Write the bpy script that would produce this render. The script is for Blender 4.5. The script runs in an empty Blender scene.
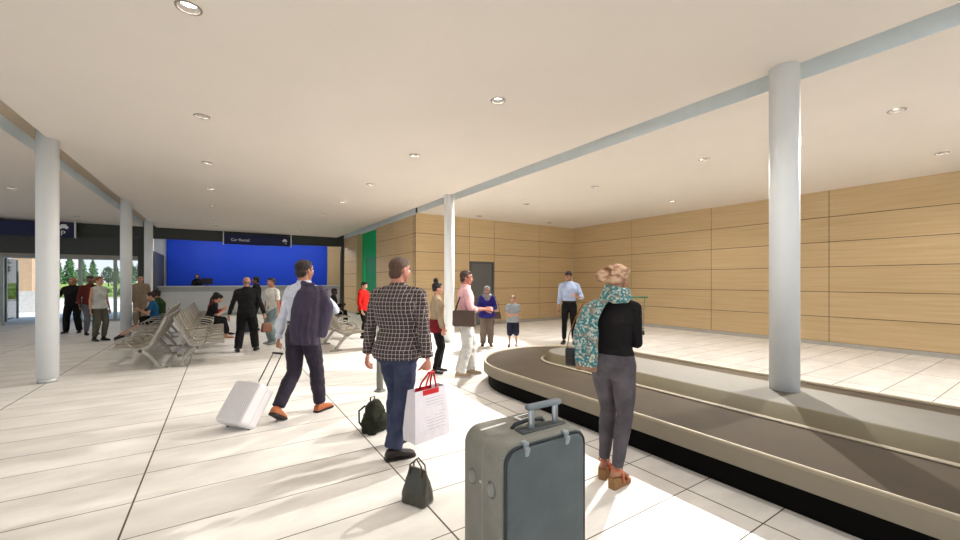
EXPOSURE = 0.86
P_MAIN = 33
P_BAY = 1300
P_HALL = 40
SKY = 0.62
SUN = 4.0
import bpy, bmesh, math, random
from mathutils import Vector, Matrix, Euler, noise
random.seed(7)
PI = math.pi
V = Vector
scene = bpy.context.scene
COL = scene.collection

# ---------------------------------------------------------------- materials
def lin(c):
    def f(u):
        u /= 255.0
        return u / 12.92 if u <= 0.04045 else ((u + 0.055) / 1.055) ** 2.4
    return (f(c[0]), f(c[1]), f(c[2]), 1.0)

class NT:
    def __init__(self, m):
        self.t = m.node_tree; self.n = self.t.nodes; self.l = self.t.links
    def node(self, typ, **kw):
        nd = self.n.new(typ)
        for k, v in kw.items(): setattr(nd, k, v)
        return nd
    def put(self, sock, v):
        if isinstance(v, bpy.types.NodeSocket): self.l.new(v, sock)
        elif v is not None: sock.default_value = v
    def math(self, op, a, b=None, c=None):
        nd = self.node('ShaderNodeMath', operation=op)
        self.put(nd.inputs[0], a)
        if b is not None: self.put(nd.inputs[1], b)
        if c is not None: self.put(nd.inputs[2], c)
        return nd.outputs[0]
    def mix(self, f, a, b):
        nd = self.node('ShaderNodeMix', data_type='RGBA')
        self.put(nd.inputs[0], f); self.put(nd.inputs[6], a); self.put(nd.inputs[7], b)
        return nd.outputs[2]
    def coords(self, kind='Object'):
        return self.node('ShaderNodeTexCoord').outputs[kind]
    def mapping(self, vec, scale=(1,1,1), rot=(0,0,0)):
        nd = self.node('ShaderNodeMapping')
        self.l.new(vec, nd.inputs[0]); nd.inputs['Scale'].default_value = scale
        nd.inputs['Rotation'].default_value = rot
        return nd.outputs[0]
    def noise(self, vec, scale=5, detail=3, rough=.5):
        nd = self.node('ShaderNodeTexNoise')
        if vec is not None: self.l.new(vec, nd.inputs['Vector'])
        nd.inputs['Scale'].default_value = scale; nd.inputs['Detail'].default_value = detail
        nd.inputs['Roughness'].default_value = rough
        return nd.outputs[0]
    def ramp(self, f, lo, hi):
        nd = self.node('ShaderNodeMapRange')
        self.put(nd.inputs[0], f); nd.inputs[1].default_value = lo; nd.inputs[2].default_value = hi
        return nd.outputs[0]
    def sep(self, vec):
        nd = self.node('ShaderNodeSeparateXYZ'); self.l.new(vec, nd.inputs[0]); return nd.outputs
    def bump(self, h, strength=.3, dist=.01):
        nd = self.node('ShaderNodeBump'); nd.inputs['Strength'].default_value = strength
        nd.inputs['Distance'].default_value = dist
        self.put(nd.inputs['Height'], h); return nd.outputs[0]

def new_mat(name):
    m = bpy.data.materials.new(name); m.use_nodes = True
    t = NT(m); p = t.n['Principled BSDF']
    return m, t, p

MATS = {}
def mat(name, color, rough=.6, metal=0.0, var=.08, vscale=6, stretch=(1,1,1), bump=0, bscale=60, spec=.4, coat=0):
    """plain procedural material: base colour with soft noise variation, optional bump"""
    if name in MATS: return MATS[name]
    m, t, p = new_mat(name)
    c = lin(color)
    vec = t.mapping(t.coords(), stretch)
    if var > 0:
        f = t.ramp(t.noise(vec, vscale, 4), .25, .75)
        a = tuple(x * (1 - var) for x in c[:3]) + (1,)
        b = tuple(min(1, x * (1 + var)) for x in c[:3]) + (1,)
        t.put(p.inputs['Base Color'], t.mix(f, a, b))
    else:
        p.inputs['Base Color'].default_value = c
    p.inputs['Roughness'].default_value = rough
    p.inputs['Metallic'].default_value = metal
    p.inputs['Specular IOR Level'].default_value = spec
    if coat: p.inputs['Coat Weight'].default_value = coat
    if bump:
        t.put(p.inputs['Normal'], t.bump(t.noise(vec, bscale, 3), bump, .01))
    MATS[name] = m
    return m

def cloth(name, color, rough=.85, wr=.5, var=.12):
    """fabric: two scales of bump, folds and weave"""
    if name in MATS: return MATS[name]
    m, t, p = new_mat(name)
    c = lin(color); co = t.coords()
    f = t.ramp(t.noise(co, 9, 4), .3, .7)
    a = tuple(x * (1 - var) for x in c[:3]) + (1,); b = tuple(min(1, x * (1 + var)) for x in c[:3]) + (1,)
    t.put(p.inputs['Base Color'], t.mix(f, a, b))
    fold = t.noise(t.mapping(co, (1, 1, .6)), 11, 3)
    weave = t.noise(co, 320, 2)
    h = t.math('ADD', t.math('MULTIPLY', fold, 1.0), t.math('MULTIPLY', weave, .05))
    t.put(p.inputs['Normal'], t.bump(h, wr, .03))
    p.inputs['Roughness'].default_value = rough
    p.inputs['Specular IOR Level'].default_value = .2
    MATS[name] = m
    return m

def emit(name, color, s):
    if name in MATS: return MATS[name]
    m, t, p = new_mat(name)
    p.inputs['Base Color'].default_value = lin(color)
    p.inputs['Emission Color'].default_value = lin(color)
    p.inputs['Emission Strength'].default_value = s
    MATS[name] = m
    return m

# ---------------------------------------------------------------- object helpers
def link(name, mesh, parent=None, mats=None, loc=None, rotz=None):
    o = bpy.data.objects.new(name, mesh)
    COL.objects.link(o)
    if mats is not None:
        if not isinstance(mats, (list, tuple)): mats = [mats]
        for m in mats: mesh.materials.append(m)
    if parent is not None: o.parent = parent
    if loc is not None: o.location = loc
    if rotz is not None: o.rotation_euler = (0, 0, rotz)
    return o

def obj(name, bm, mats, parent=None, smooth=False, loc=None, rotz=None):
    bmesh.ops.recalc_face_normals(bm, faces=bm.faces)
    me = bpy.data.meshes.new(name)
    if smooth:
        for f in bm.faces: f.smooth = True
    bm.to_mesh(me); bm.free()
    return link(name, me, parent, mats, loc, rotz)

def tag(o, label=None, cat=None, group=None, kind=None):
    if label: o['label'] = label
    if cat: o['category'] = cat
    if group: o['group'] = group
    if kind: o['kind'] = kind
    return o

def empty(name, loc=(0,0,0), rotz=0, label=None, cat=None, group=None):
    o = bpy.data.objects.new(name, None); COL.objects.link(o)
    o.location = loc; o.rotation_euler = (0, 0, rotz); o.empty_display_size = .1
    return tag(o, label, cat, group)

def struct(name, bm, mats, parent=None, smooth=False):
    o = obj(name, bm, mats, parent, smooth)
    if parent is None: o['kind'] = 'structure'
    return o

def copy_tree(o, parent=None):
    kids = [c for c in bpy.data.objects if c.parent == o]
    c = o.copy(); COL.objects.link(c)
    if parent is not None: c.parent = parent
    for k in kids: copy_tree(k, c)
    return c

# ---------------------------------------------------------------- bmesh shapes
def box(bm, c, s, rot=None, mi=0, bevel=0, seg=2):
    r = bmesh.ops.create_cube(bm, size=1)
    vs = r['verts']
    bmesh.ops.scale(bm, vec=s, verts=vs)
    if bevel:
        es = list({e for v in vs for e in v.link_edges})
        rr = bmesh.ops.bevel(bm, geom=es, offset=bevel, segments=seg, affect='EDGES', profile=.5)
        vs = list({v for f in rr['faces'] for v in f.verts} | {v for v in vs if v.is_valid})
        # gather the whole island
        seen = set(vs); st = list(vs)
        while st:
            v = st.pop()
            for e in v.link_edges:
                w = e.other_vert(v)
                if w not in seen: seen.add(w); st.append(w)
        vs = list(seen)
    if rot is not None:
        if not isinstance(rot, Matrix): rot = Euler(rot).to_matrix()
        bmesh.ops.rotate(bm, cent=(0,0,0), matrix=rot, verts=vs)
    bmesh.ops.translate(bm, vec=c, verts=vs)
    if mi:
        for f in {f for v in vs for f in v.link_faces}: f.material_index = mi
    return vs

def bx(bm, x0, x1, y0, y1, z0, z1, mi=0, bevel=0):
    return box(bm, ((x0+x1)/2, (y0+y1)/2, (z0+z1)/2), (abs(x1-x0), abs(y1-y0), abs(z1-z0)), mi=mi, bevel=bevel)

def frame_of(d):
    d = V(d).normalized()
    up = V((0,0,1)) if abs(d.z) < .95 else V((0,1,0))
    a = d.cross(up).normalized(); b = a.cross(d).normalized()
    return a, b

def ring_loft(bm, rings, closed=True, caps=True, mi=0):
    """rings: list of lists of points"""
    vr = [[bm.verts.new(p) for p in r] for r in rings]
    n = len(vr[0]); fs = []
    for i in range(len(vr) - 1):
        for j in range(n if closed else n - 1):
            k = (j + 1) % n
            fs.append(bm.faces.new((vr[i][j], vr[i][k], vr[i+1][k], vr[i+1][j])))
    if caps:
        fs.append(bm.faces.new(list(reversed(vr[0])))); fs.append(bm.faces.new(vr[-1]))
    for f in fs: f.material_index = mi
    return vr

def tube(bm, pts, rad, seg=12, caps=True, mi=0):
    """swept round bar through pts; rad a number or list"""
    pts = [V(p) for p in pts]
    if not isinstance(rad, (list, tuple)): rad = [rad] * len(pts)
    rings = []; pa = None
    for i, p in enumerate(pts):
        if i == 0: d = pts[1] - p
        elif i == len(pts) - 1: d = p - pts[i-1]
        else: d = (pts[i+1] - p).normalized() + (p - pts[i-1]).normalized()
        d = d.normalized()
        if pa is None: a, b = frame_of(d)
        else:
            a = (pa - d * pa.dot(d)).normalized(); b = d.cross(a)
        pa = a
        if pa.cross(d).length < .01: a, b = frame_of(d)
        rings.append([p + (a * math.cos(t) + d.cross(a) * math.sin(t)) * rad[i] for t in [2*PI*k/seg for k in range(seg)]])
    return ring_loft(bm, rings, True, caps, mi)

def cyl(bm, x, y, z0, z1, r, seg=32, mi=0, r2=None):
    r2 = r if r2 is None else r2
    rings = [[V((x + rr*math.cos(2*PI*k/seg), y + rr*math.sin(2*PI*k/seg), z)) for k in range(seg)] for z, rr in ((z0, r), (z1, r2))]
    return ring_loft(bm, rings, True, True, mi)

def ellipsoid(bm, c, r, rot=None, sub=3):
    res = bmesh.ops.create_icosphere(bm, subdivisions=sub, radius=1)
    vs = res['verts']
    if not isinstance(r, (list, tuple)): r = (r, r, r)
    bmesh.ops.scale(bm, vec=r, verts=vs)
    if rot is not None: bmesh.ops.rotate(bm, cent=(0,0,0), matrix=rot, verts=vs)
    bmesh.ops.translate(bm, vec=c, verts=vs)
    return vs

def prism(bm, outline, axis_from, axis_to, mi=0):
    """outline: 2-D points (u,w) mapped by functions to 3-D at both ends"""
    return ring_loft(bm, [[axis_from(u, w) for u, w in outline], [axis_to(u, w) for u, w in outline]], True, True, mi)

def rrect(w, h, r, n=5):
    """rounded rectangle outline centred on 0"""
    pts = []
    for cx, cy, a0 in ((w/2-r, h/2-r, 0), (-w/2+r, h/2-r, PI/2), (-w/2+r, -h/2+r, PI), (w/2-r, -h/2+r, 1.5*PI)):
        for k in range(n + 1):
            a = a0 + PI/2*k/n
            pts.append((cx + r*math.cos(a), cy + r*math.sin(a)))
    return pts
# ---------------------------------------------------------------- soft bodies: union of solids -> one continuous surface
def fuse(name, bm, mats, parent=None, voxel=.008, smooth=4, wrinkle=0, wscale=12, seed=0, wz=1.0):
    bmesh.ops.recalc_face_normals(bm, faces=bm.faces)
    me = bpy.data.meshes.new(name); bm.to_mesh(me); bm.free()
    o = link(name, me, None, None)
    m = o.modifiers.new('r', 'REMESH'); m.mode = 'VOXEL'; m.voxel_size = voxel; m.use_smooth_shade = True
    if smooth:
        s = o.modifiers.new('s', 'SMOOTH'); s.factor = .5; s.iterations = smooth
    dg = bpy.context.evaluated_depsgraph_get()
    nm = bpy.data.meshes.new_from_object(o.evaluated_get(dg))
    o.modifiers.clear(); o.data = nm; bpy.data.meshes.remove(me)
    nm.name = name
    nm.materials.clear()
    if not isinstance(mats, (list, tuple)): mats = [mats]
    for mm in mats: nm.materials.append(mm)
    nm.shade_smooth()
    if wrinkle:
        off = V((seed * 3.1, seed * 1.7, seed * .9))
        co = [v.co.copy() for v in nm.vertices]; no = [v.normal.copy() for v in nm.vertices]
        for i, v in enumerate(nm.vertices):
            q = V((co[i].x, co[i].y, co[i].z * wz)) * wscale + off
            w = noise.noise(q) + .5 * noise.noise(q * 2.1)
            v.co = co[i] + no[i] * (w * wrinkle)
        nm.update()
    if parent is not None: o.parent = parent
    return o

def chain(bm, pts, rad, sub=2, seg=14):
    """tapering limb: cone frustums with balls at the joints"""
    for i, p in enumerate(pts):
        ellipsoid(bm, p, rad[i], sub=sub)
        if i: frust(bm, pts[i-1], p, rad[i-1], rad[i], seg)

def frust(bm, a, b, ra, rb, seg=14):
    a, b = V(a), V(b); d = b - a
    if d.length < 1e-5: return
    u, w = frame_of(d)
    rings = [[p + (u*math.cos(2*PI*k/seg) + w*math.sin(2*PI*k/seg))*r for k in range(seg)] for p, r in ((a, ra), (b, rb))]
    ring_loft(bm, rings)

def ik(a, t, l1, l2, hint):
    a, t = V(a), V(t); d = t - a; L = min(d.length, (l1 + l2) * .998)
    dn = d.normalized()
    x = (l1*l1 - l2*l2 + L*L) / (2*L); h = math.sqrt(max(0, l1*l1 - x*x))
    hp = V(hint) - dn * V(hint).dot(dn)
    hp = hp.normalized() if hp.length > 1e-4 else V((0,1,0))
    return a + dn*x + hp*h, a + dn*L

def lerp(a, b, t): return a + (b - a) * t

def mk_hand(bm, w, d, n, side, s, curl=.5, spread=.12):
    """palm, four fingers of unequal length and a thumb from the side of the palm"""
    d = V(d).normalized(); n = (V(n) - d * V(n).dot(d)).normalized()
    a = n.cross(d) * side             # points towards the thumb side
    R = Matrix((a, d, n)).transposed()
    ellipsoid(bm, w + d*.048*s, (.040*s, .052*s, .016*s), R, 2)
    ellipsoid(bm, w + d*.075*s, (.041*s, .024*s, .0135*s), R, 2)
    lens = (.070, .078, .072, .057)
    for i, L in enumerate(lens):
        off = (.030 - .020*i) * s
        p = w + d*(.088 - .006*abs(i-1.2))*s + a*off
        ang = .15; pts = [w + d*.05*s + a*off*.8, p]; rr = [.011*s, .0100*s]
        sp = (1.5 - i) * spread * .3
        for k, fr in enumerate((.42, .32, .26)):
            ang += curl * (1.0, 1.1, .8)[k]
            dd = (d*math.cos(ang) + n*math.sin(ang) + a*sp*math.cos(ang)).normalized()
            p = p + dd * L * fr * s * (1.15 if k == 0 else 1)
            pts.append(p); rr.append((.0092, .0085, .0075)[k] * s)
        chain(bm, pts, rr, 1, 10)
    b0 = w + d*.022*s + a*.026*s + n*.006*s
    b1 = b0 + (d*.75 + a*.62 + n*.3).normalized() * .042*s
    b2 = b1 + (d*.92 + a*.12 + n*(.25 + curl*.5)).normalized() * .032*s
    b3 = b2 + (d*.9 - a*.15 + n*(.3 + curl*.8)).normalized() * .026*s
    chain(bm, [b0, b1, b2, b3], [.0145*s, .0125*s, .0105*s, .009*s], 1, 10)

def oval(c, ax, ay, a, b, n=24, p=2.3):
    out = []
    for k in range(n):
        t = 2*PI*k/n; ct, st = math.cos(t), math.sin(t)
        out.append(c + ax*(a*abs(ct)**(2/p)*(1 if ct >= 0 else -1)) + ay*(b*abs(st)**(2/p)*(1 if st >= 0 else -1)))
    return out

class Body:
    def __init__(s, H=1.75, female=False, fat=1.0, pel=None, lean=0, side=0, twist=0, hyaw=0, hpitch=0, hroll=0,
                 lf=None, rf=None, lfy=10, rfy=-10, lfp=0, rfp=0, lk=(0,1,0), rk=(0,1,0),
                 lh=None, rh=None, le=(-.3,-1,-.2), re=(.3,-1,-.2), lhd=None, rhd=None, lhn=None, rhn=None,
                 lcurl=.35, rcurl=.35, heel=0, shrug=0, legfat=1.0):
        s.H = H; s.k = k = H/1.75; s.f = female; s.fat = fat; s.legfat = legfat
        zpel = .525*H + heel
        s.pel = V(pel) if pel is not None else V((0, 0, zpel - .012))
        up = Euler((math.radians(-lean), math.radians(side), 0)).to_matrix() @ V((0,0,1))
        s.up = up
        q = Matrix.Rotation(math.radians(twist), 3, 'Z')
        s.px = V((1,0,0)); s.py = V((0,1,0))
        sx = q @ V((1,0,0)); s.sx = (sx - up*sx.dot(up)).normalized(); s.sy = up.cross(s.sx)
        s.spine = lambda z: s.pel + s.up * ((z - .525)*H) + V((0, .012*k*math.sin((z-.525)*9), 0))
        sw = (.093 if female else .104)*H*(.5+.5*fat)
        s.sh = {}
        base = s.spine(.798) + s.up*shrug
        s.sh['r'] = base + s.sx*sw; s.sh['l'] = base - s.sx*sw
        hipw = (.052 if female else .05)*H
        s.hip = {'r': s.pel + s.px*hipw, 'l': s.pel - s.px*hipw}
        ank = .045*H
        lf = V(lf) if lf is not None else V((-.10, .0, 0)); rf = V(rf) if rf is not None else V((.10, .0, 0))
        s.ank = {'l': lf + V((0,0,ank+heel)), 'r': rf + V((0,0,ank+heel))}
        s.fy = {'l': lfy, 'r': rfy}; s.fp = {'l': lfp, 'r': rfp}
        s.knee = {}
        for sd, kk in (('l', lk), ('r', rk)):
            s.knee[sd], s.ank[sd] = ik(s.hip[sd], s.ank[sd], .245*H, .242*H, kk)
        ua, fa = .172*H, .147*H
        s.el, s.wr = {}, {}
        for sd, sg, h, e in (('l', -1, lh, le), ('r', 1, rh, re)):
            t = V(h) if h is not None else s.sh[sd] + V((sg*.07, .06, -.305*H))
            s.el[sd], s.wr[sd] = ik(s.sh[sd], t, ua, fa, e)
        s.hd = {'l': V(lhd) if lhd else (s.wr['l']-s.el['l']).normalized(), 'r': V(rhd) if rhd else (s.wr['r']-s.el['r']).normalized()}
        s.hn = {'l': V(lhn) if lhn else V((1,.2,0)), 'r': V(rhn) if rhn else V((-1,.2,0))}
        s.curl = {'l': lcurl, 'r': rcurl}
        # head
        s.neck0 = s.spine(.835); s.hs = H/1.75*(1.0 if H > 1.45 else 1.12)
        s.hR = (Euler((math.radians(-hpitch - lean*.35), math.radians(hroll), math.radians(twist + hyaw)), 'XYZ')).to_matrix()
        s.hc = s.neck0 + s.up*(.047*H) + s.hR @ V((0, .02*k, .068*s.hs + .005))
    def hp(s, x, y, z): return s.hc + s.hR @ (V((x, y, z)) * s.hs)
    # -- torso rings
    def rings(s, z0, z1, t=0.0, flare=0.0, n=28):
        k = s.k; f = s.fat
        if s.f: prof = [(.44,.118,.070),(.49,.165,.104),(.525,.180,.122),(.57,.158,.104),(.62,.122,.085),(.67,.128,.092),(.72,.142,.112),(.76,.150,.098),(.79,.140,.080),(.815,.100,.066),(.835,.070,.056),(.855,.052,.052)]
        else: prof = [(.44,.120,.075),(.49,.158,.104),(.525,.168,.116),(.57,.155,.106),(.62,.148,.102),(.67,.158,.108),(.72,.172,.118),(.76,.180,.116),(.79,.165,.098),(.815,.125,.080),(.835,.084,.066),(.855,.062,.060)]
        zs = [p[0] for p in prof if z0 < p[0] < z1]; zs = [z0] + zs + [z1]
        out = []
        for z in zs:
            if z <= prof[0][0]: a, b = prof[0][1:]
            elif z >= prof[-1][0]: a, b = prof[-1][1:]
            else:
                for i in range(len(prof)-1):
                    if prof[i][0] <= z <= prof[i+1][0]:
                        q = (z-prof[i][0])/(prof[i+1][0]-prof[i][0]); a = lerp(prof[i][1], prof[i+1][1], q); b = lerp(prof[i][2], prof[i+1][2], q); break
            ff = f if z < .78 else lerp(f, 1, (z-.78)/.06) if z < .84 else 1
            w = max(0, min(1, (z-.525)/.25))
            ax = (s.px*(1-w) + s.sx*w).normalized(); ay = (s.py*(1-w) + s.sy*w); ay = (ay - ax*ay.dot(ax)).normalized()
            belly = (f-1)*.25*k*max(0, 1-abs(z-.63)/.12)
            fl = flare*max(0, (.62-z)/.15) if flare else 0
            out.append(oval(s.spine(z) + ay*belly, ax, ay, a*k*ff + t + fl, b*k*ff + t + fl, n))
        return out
    def torso(s, bm, z0=.46, z1=.855, t=0.0, flare=0):
        ring_loft(bm, s.rings(z0, z1, t, flare))
        if z1 > .8:
            for sd in 'lr':     # shoulder slope joining arm and neck
                a = s.sh[sd]; frust(bm, a + s.up*.004, s.spine(.832), .040*s.k*(.9 if s.f else 1) + t, .044*s.k + t*.4)
        if s.f and z1 > .76:
            for sg in (-1, 1):
                ellipsoid(bm, s.spine(.73) + s.sx*sg*.068*s.k + s.sy*.075*s.k, (.055*s.k + t, .05*s.k + t, .055*s.k + t), sub=2)
    ARM = (.050, .046, .041, .036, .0395, .033, .0245)
    def arm(s, bm, sd, t=0.0, upto=1.0, loose=0.0, start=0.0):
        """upto 0..1 along the arm"""
        m = s.k * (.84 if s.f else 1.0) * (.75 + .25*s.fat)
        a, e, w = s.sh[sd], s.el[sd], s.wr[sd]
        P = [a, lerp(a,e,.33), lerp(a,e,.68), e, lerp(e,w,.25), lerp(e,w,.62), w]
        T = [0, .18, .36, .54, .65, .83, 1.0]
        pts, rad = [], []
        for i, q in enumerate(T):
            if q <= upto + 1e-6: pts.append(P[i]); rad.append(s.ARM[i]*m + t + loose*q)
            else:
                r = (upto - T[i-1])/(q - T[i-1])
                pts.append(lerp(P[i-1], P[i], r)); rad.append(lerp(s.ARM[i-1], s.ARM[i], r)*m + t + loose*upto); break
        for i, p in enumerate(pts):
            if i < len(pts)-1: ellipsoid(bm, p, rad[i], sub=2)
            if i: frust(bm, pts[i-1], p, rad[i-1], rad[i])
        return pts[-1], rad[-1]
    LEG = (.086, .084, .073, .056, .057, .046, .036)
    def leg(s, bm, sd, t=0.0, upto=1.0, loose=0.0, hem=1.0):
        m = s.k * (1.02 if s.f else 1.0) * (.8 + .2*s.fat) * s.legfat
        a, e, w = s.hip[sd], s.knee[sd], s.ank[sd]
        back = (s.py * -1)
        calf = lerp(e, w, .3) + back*.012*s.k
        P = [a, lerp(a,e,.25), lerp(a,e,.65), e, calf, lerp(e,w,.68), w]
        T = [0, .13, .33, .5, .65, .84, 1.0]
        pts, rad = [], []
        for i, q in enumerate(T):
            if q <= upto + 1e-6: pts.append(P[i]); rad.append(max(s.LEG[i]*m + t, .0) + loose*q)
            else:
                r = (upto - T[i-1])/(q - T[i-1])
                pts.append(lerp(P[i-1], P[i], r)); rad.append(lerp(s.LEG[i-1], s.LEG[i], r)*m + t + loose*upto); break
        for i, p in enumerate(pts):
            if i < len(pts)-1: ellipsoid(bm, p, rad[i], sub=2)
            if i: frust(bm, pts[i-1], p, rad[i-1], rad[i])
    def footframe(s, sd):
        y = math.radians(s.fy[sd]); p = math.radians(s.fp[sd])
        d = V((math.sin(-y), math.cos(y), 0)); lat = V((d.y, -d.x, 0))
        R = Matrix.Rotation(p, 3, lat)
        return R @ d, lat, R @ V((0,0,1))
    def foot(s, bm, sd, t=0.0, sole=False, solez=0.0):
        d, l, u = s.footframe(sd); k = s.k*(.92 if s.f else 1); a = s.ank[sd] - u*.045*s.H
        st = [(-.068,.022,.045),(-.05,.033,.078),(-.01,.036,.092),(.04,.038,.078),(.09,.045,.058),(.13,.048,.048),(.165,.042,.040),(.188,.024,.028)]
        rg = []
        for y, w, h in st:
            if sole: rg.append([a + d*y*k*1.02 + l*(x*(w+.004+t)*k) + u*z for x, z in ((-1,-.002+solez),(1,-.002+solez),(1,.022+solez),(-1,.022+solez))])
            else:
                h2 = h*k + t
                c = a + d*y*k + u*(h2*.5 + .006)
                rg.append(oval(c, l, u, w*k + t, h2*.5, 14, 2.6))
        ring_loft(bm, rg)
    def headmesh(s, bm):
        hs = s.hs; R = s.hR
        def E_(c, r, sub=2, rot=None): ellipsoid(bm, s.hp(*c), tuple(x*hs for x in r), R if rot is None else R @ rot, sub)
        fm = .94 if s.f else 1
        E_((0,-.014,.032), (.075*fm,.094,.084), 3)
        E_((0,.022,-.022), (.062*fm,.066,.078), 3)
        E_((0,.034,-.066), (.044*fm,.045,.040))
        E_((0,.066,-.093), (.020,.017,.017))
        E_((0,.070,.030), (.045,.018,.010)); E_((0,.072,.045), (.045,.02,.03))
        for sg in (-1, 1):
            E_((sg*.034,.066,-.022), (.022,.020,.022))
            E_((sg*.077*fm,-.008,-.008), (.008,.018,.031))
            E_((sg*.010,.093,-.030), (.009,.010,.007))
        chain(bm, [s.hp(0,.085,.022), s.hp(0,.098,-.008), s.hp(0,.107,-.026)], [.0075*hs, .009*hs, .0105*hs], 1)
        E_((0,.083,-.053), (.023,.012,.012))
    def body(s, bm, bare_feet=False):
        s.torso(bm, .52, .855, -.012)
        for sd in 'lr':
            s.arm(bm, sd, -.004)
            s.leg(bm, sd, -.010 if True else 0)
            mk_hand(bm, s.wr[sd], s.hd[sd], s.hn[sd], 1 if sd == 'r' else -1, s.k*(.88 if s.f else 1), s.curl[sd])
            s.foot(bm, sd, -.007)
        nk = .052*s.k*(.85 if s.f else 1.05)
        chain(bm, [s.spine(.80), s.neck0, s.hp(0,-.028,-.045)], [nk*1.3, nk*1.05, nk], 2)
        s.headmesh(bm)
    def neck_pt(s, z): return s.spine(z)

SKIN = {}
def skin(tone):
    tones = {'fair': (196,150,124), 'tan': (170,120,92), 'brown': (120,80,58), 'dark': (62,40,32), 'rosy': (190,130,108)}
    nm = tone + ' skin'
    if nm in MATS: return MATS[nm]
    m, t, p = new_mat(nm)
    c = lin(tones[tone]); co = t.coords()
    f = t.ramp(t.noise(co, 14, 3), .3, .7)
    t.put(p.inputs['Base Color'], t.mix(f, tuple(x*.93 for x in c[:3])+(1,), (min(1, c[0]*1.08), c[1], c[2], 1)))
    p.inputs['Roughness'].default_value = .5
    p.inputs['Subsurface Weight'].default_value = .08
    p.inputs['Subsurface Radius'].default_value = (.01, .004, .002)
    t.put(p.inputs['Normal'], t.bump(t.noise(co, 240, 2), .08, .002))
    MATS[nm] = m
    return m

def face_bits(b, root, brow=(40,28,22), lips=(160,90,80), glasses=False):
    for sg in (-1, 1):
        bm = bmesh.new(); ellipsoid(bm, b.hp(sg*.030, .078, .006), (.0115*b.hs,)*3, b.hR, 2)
        e = obj('eye', bm, [mat('eye white', (225,220,212), .2, var=0), mat('iris brown', (45,28,18), .2, var=0)], root, True)
        c = b.hp(sg*.030, .078, .006); fwd = b.hR @ V((0,1,0))
        for p in e.data.polygons:
            if (p.center - c).normalized().dot(fwd) > .86: p.material_index = 1
        bm = bmesh.new()
        chain(bm, [b.hp(sg*.014,.092,.026), b.hp(sg*.030,.091,.031), b.hp(sg*.047,.080,.026)], [.0035*b.hs,.004*b.hs,.0025*b.hs], 1, 8)
        obj('eyebrow', bm, mat('brow %d' % brow[0], brow, .8), root, True)
    bm = bmesh.new()
    ellipsoid(bm, b.hp(0,.091,-.050), (.021*b.hs,.006*b.hs,.0042*b.hs), b.hR, 2)
    ellipsoid(bm, b.hp(0,.091,-.058), (.017*b.hs,.006*b.hs,.0048*b.hs), b.hR, 2)
    obj('lips', bm, mat('lips %d' % lips[0], lips, .5), root, True)

def hair(b, root, style, color, vox=.006):
    bm = bmesh.new(); hs = b.hs
    def E_(c, r, sub=3): ellipsoid(bm, b.hp(*c), tuple(x*hs for x in r), b.hR, sub)
    m = mat('hair %d %d %d' % color, color, .55, var=.35, vscale=40, stretch=(3,3,.6), bump=.5, bscale=120)
    wr = .006
    if style == 'short':
        E_((0,-.024,.046), (.081,.094,.082)); E_((0,-.056,-.020), (.071,.050,.066)); E_((0,.03,.085), (.055,.048,.038))
        for sg in (-1,1): E_((sg*.068,.008,.014), (.012,.020,.028), 2)
    elif style == 'crop':
        E_((0,-.021,.042), (.0785,.093,.0815)); E_((0,-.052,-.022), (.070,.050,.066)); E_((0,.012,.072), (.068,.070,.046)); wr = .002
    elif style == 'quiff':
        E_((0,-.024,.046), (.080,.094,.082)); E_((0,-.055,-.005), (.070,.050,.055)); E_((0,.045,.102), (.052,.045,.030)); wr = .008
    elif style == 'fringe':        # balding crown, hair round the back
        E_((0,-.052,.002), (.074,.056,.046)); wr = .002
    elif style == 'bob':
        E_((0,-.024,.046), (.084,.097,.085)); E_((0,-.050,-.045), (.082,.062,.085))
    elif style in ('bun', 'topbun', 'pony', 'long'):
        E_((0,-.024,.046), (.081,.096,.084)); E_((0,-.055,-.005), (.072,.050,.060)); E_((0,.02,.08), (.06,.055,.035))
        if style == 'bun': E_((0,-.135,.02), (.045,.04,.045))
        if style == 'topbun':
            E_((0,-.055,.155), (.052,.048,.042)); E_((.02,-.06,.17), (.03,.03,.03), 2); wr = .008
        if style == 'pony':
            chain(bm, [b.hp(0,-.11,.05), b.hp(0,-.16,0), b.hp(0,-.165,-.09), b.hp(0,-.14,-.19), b.hp(0,-.12,-.27)], [.03*hs,.036*hs,.034*hs,.026*hs,.010*hs])
        if style == 'long':
            E_((0,-.07,-.10), (.085,.05,.12))
            for sg in (-1,1): E_((sg*.07,-.01,-.06), (.022,.045,.10), 2)
    elif style == 'hijab':
        pass
    return fuse('hair', bm, m, root, vox, 2, wr, 45, seed=hash(style) % 7 if False else len(style))

def ringband(bm, b, z, t, h, n=28):
    """belt / waistband round the torso"""
    r0 = b.rings(z - h/2/b.H, z + h/2/b.H, t, n=n)
    ring_loft(bm, [r0[0], r0[-1]])

def collar(b, root, m, big=1.0, stand=.042):
    bm = bmesh.new(); k = b.k; rings = []
    c0 = b.spine(.838); up = (b.up*.85 + b.sy*-.0).normalized()
    nk = .060*k*(.85 if b.f else 1)*big
    prof = [(nk+.016, -.018), (nk+.004, stand*k), (nk+.012, stand*k+.006), (nk+.030, -.006), (nk+.026, -.014), (nk+.010, -.02)]
    n = 28; prof3 = []
    for r, z in prof:
        prof3.append([c0 + b.sx*(r*math.cos(2*PI*i/n)) + b.sy*(r*1.02*math.sin(2*PI*i/n) + .006 + z*.25) + up*(z - .022*max(0, math.sin(2*PI*i/n))) for i in range(n)])
    prof3.append(prof3[0])
    ring_loft(bm, prof3, True, False)
    return obj('collar', bm, m, root, True)

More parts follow.
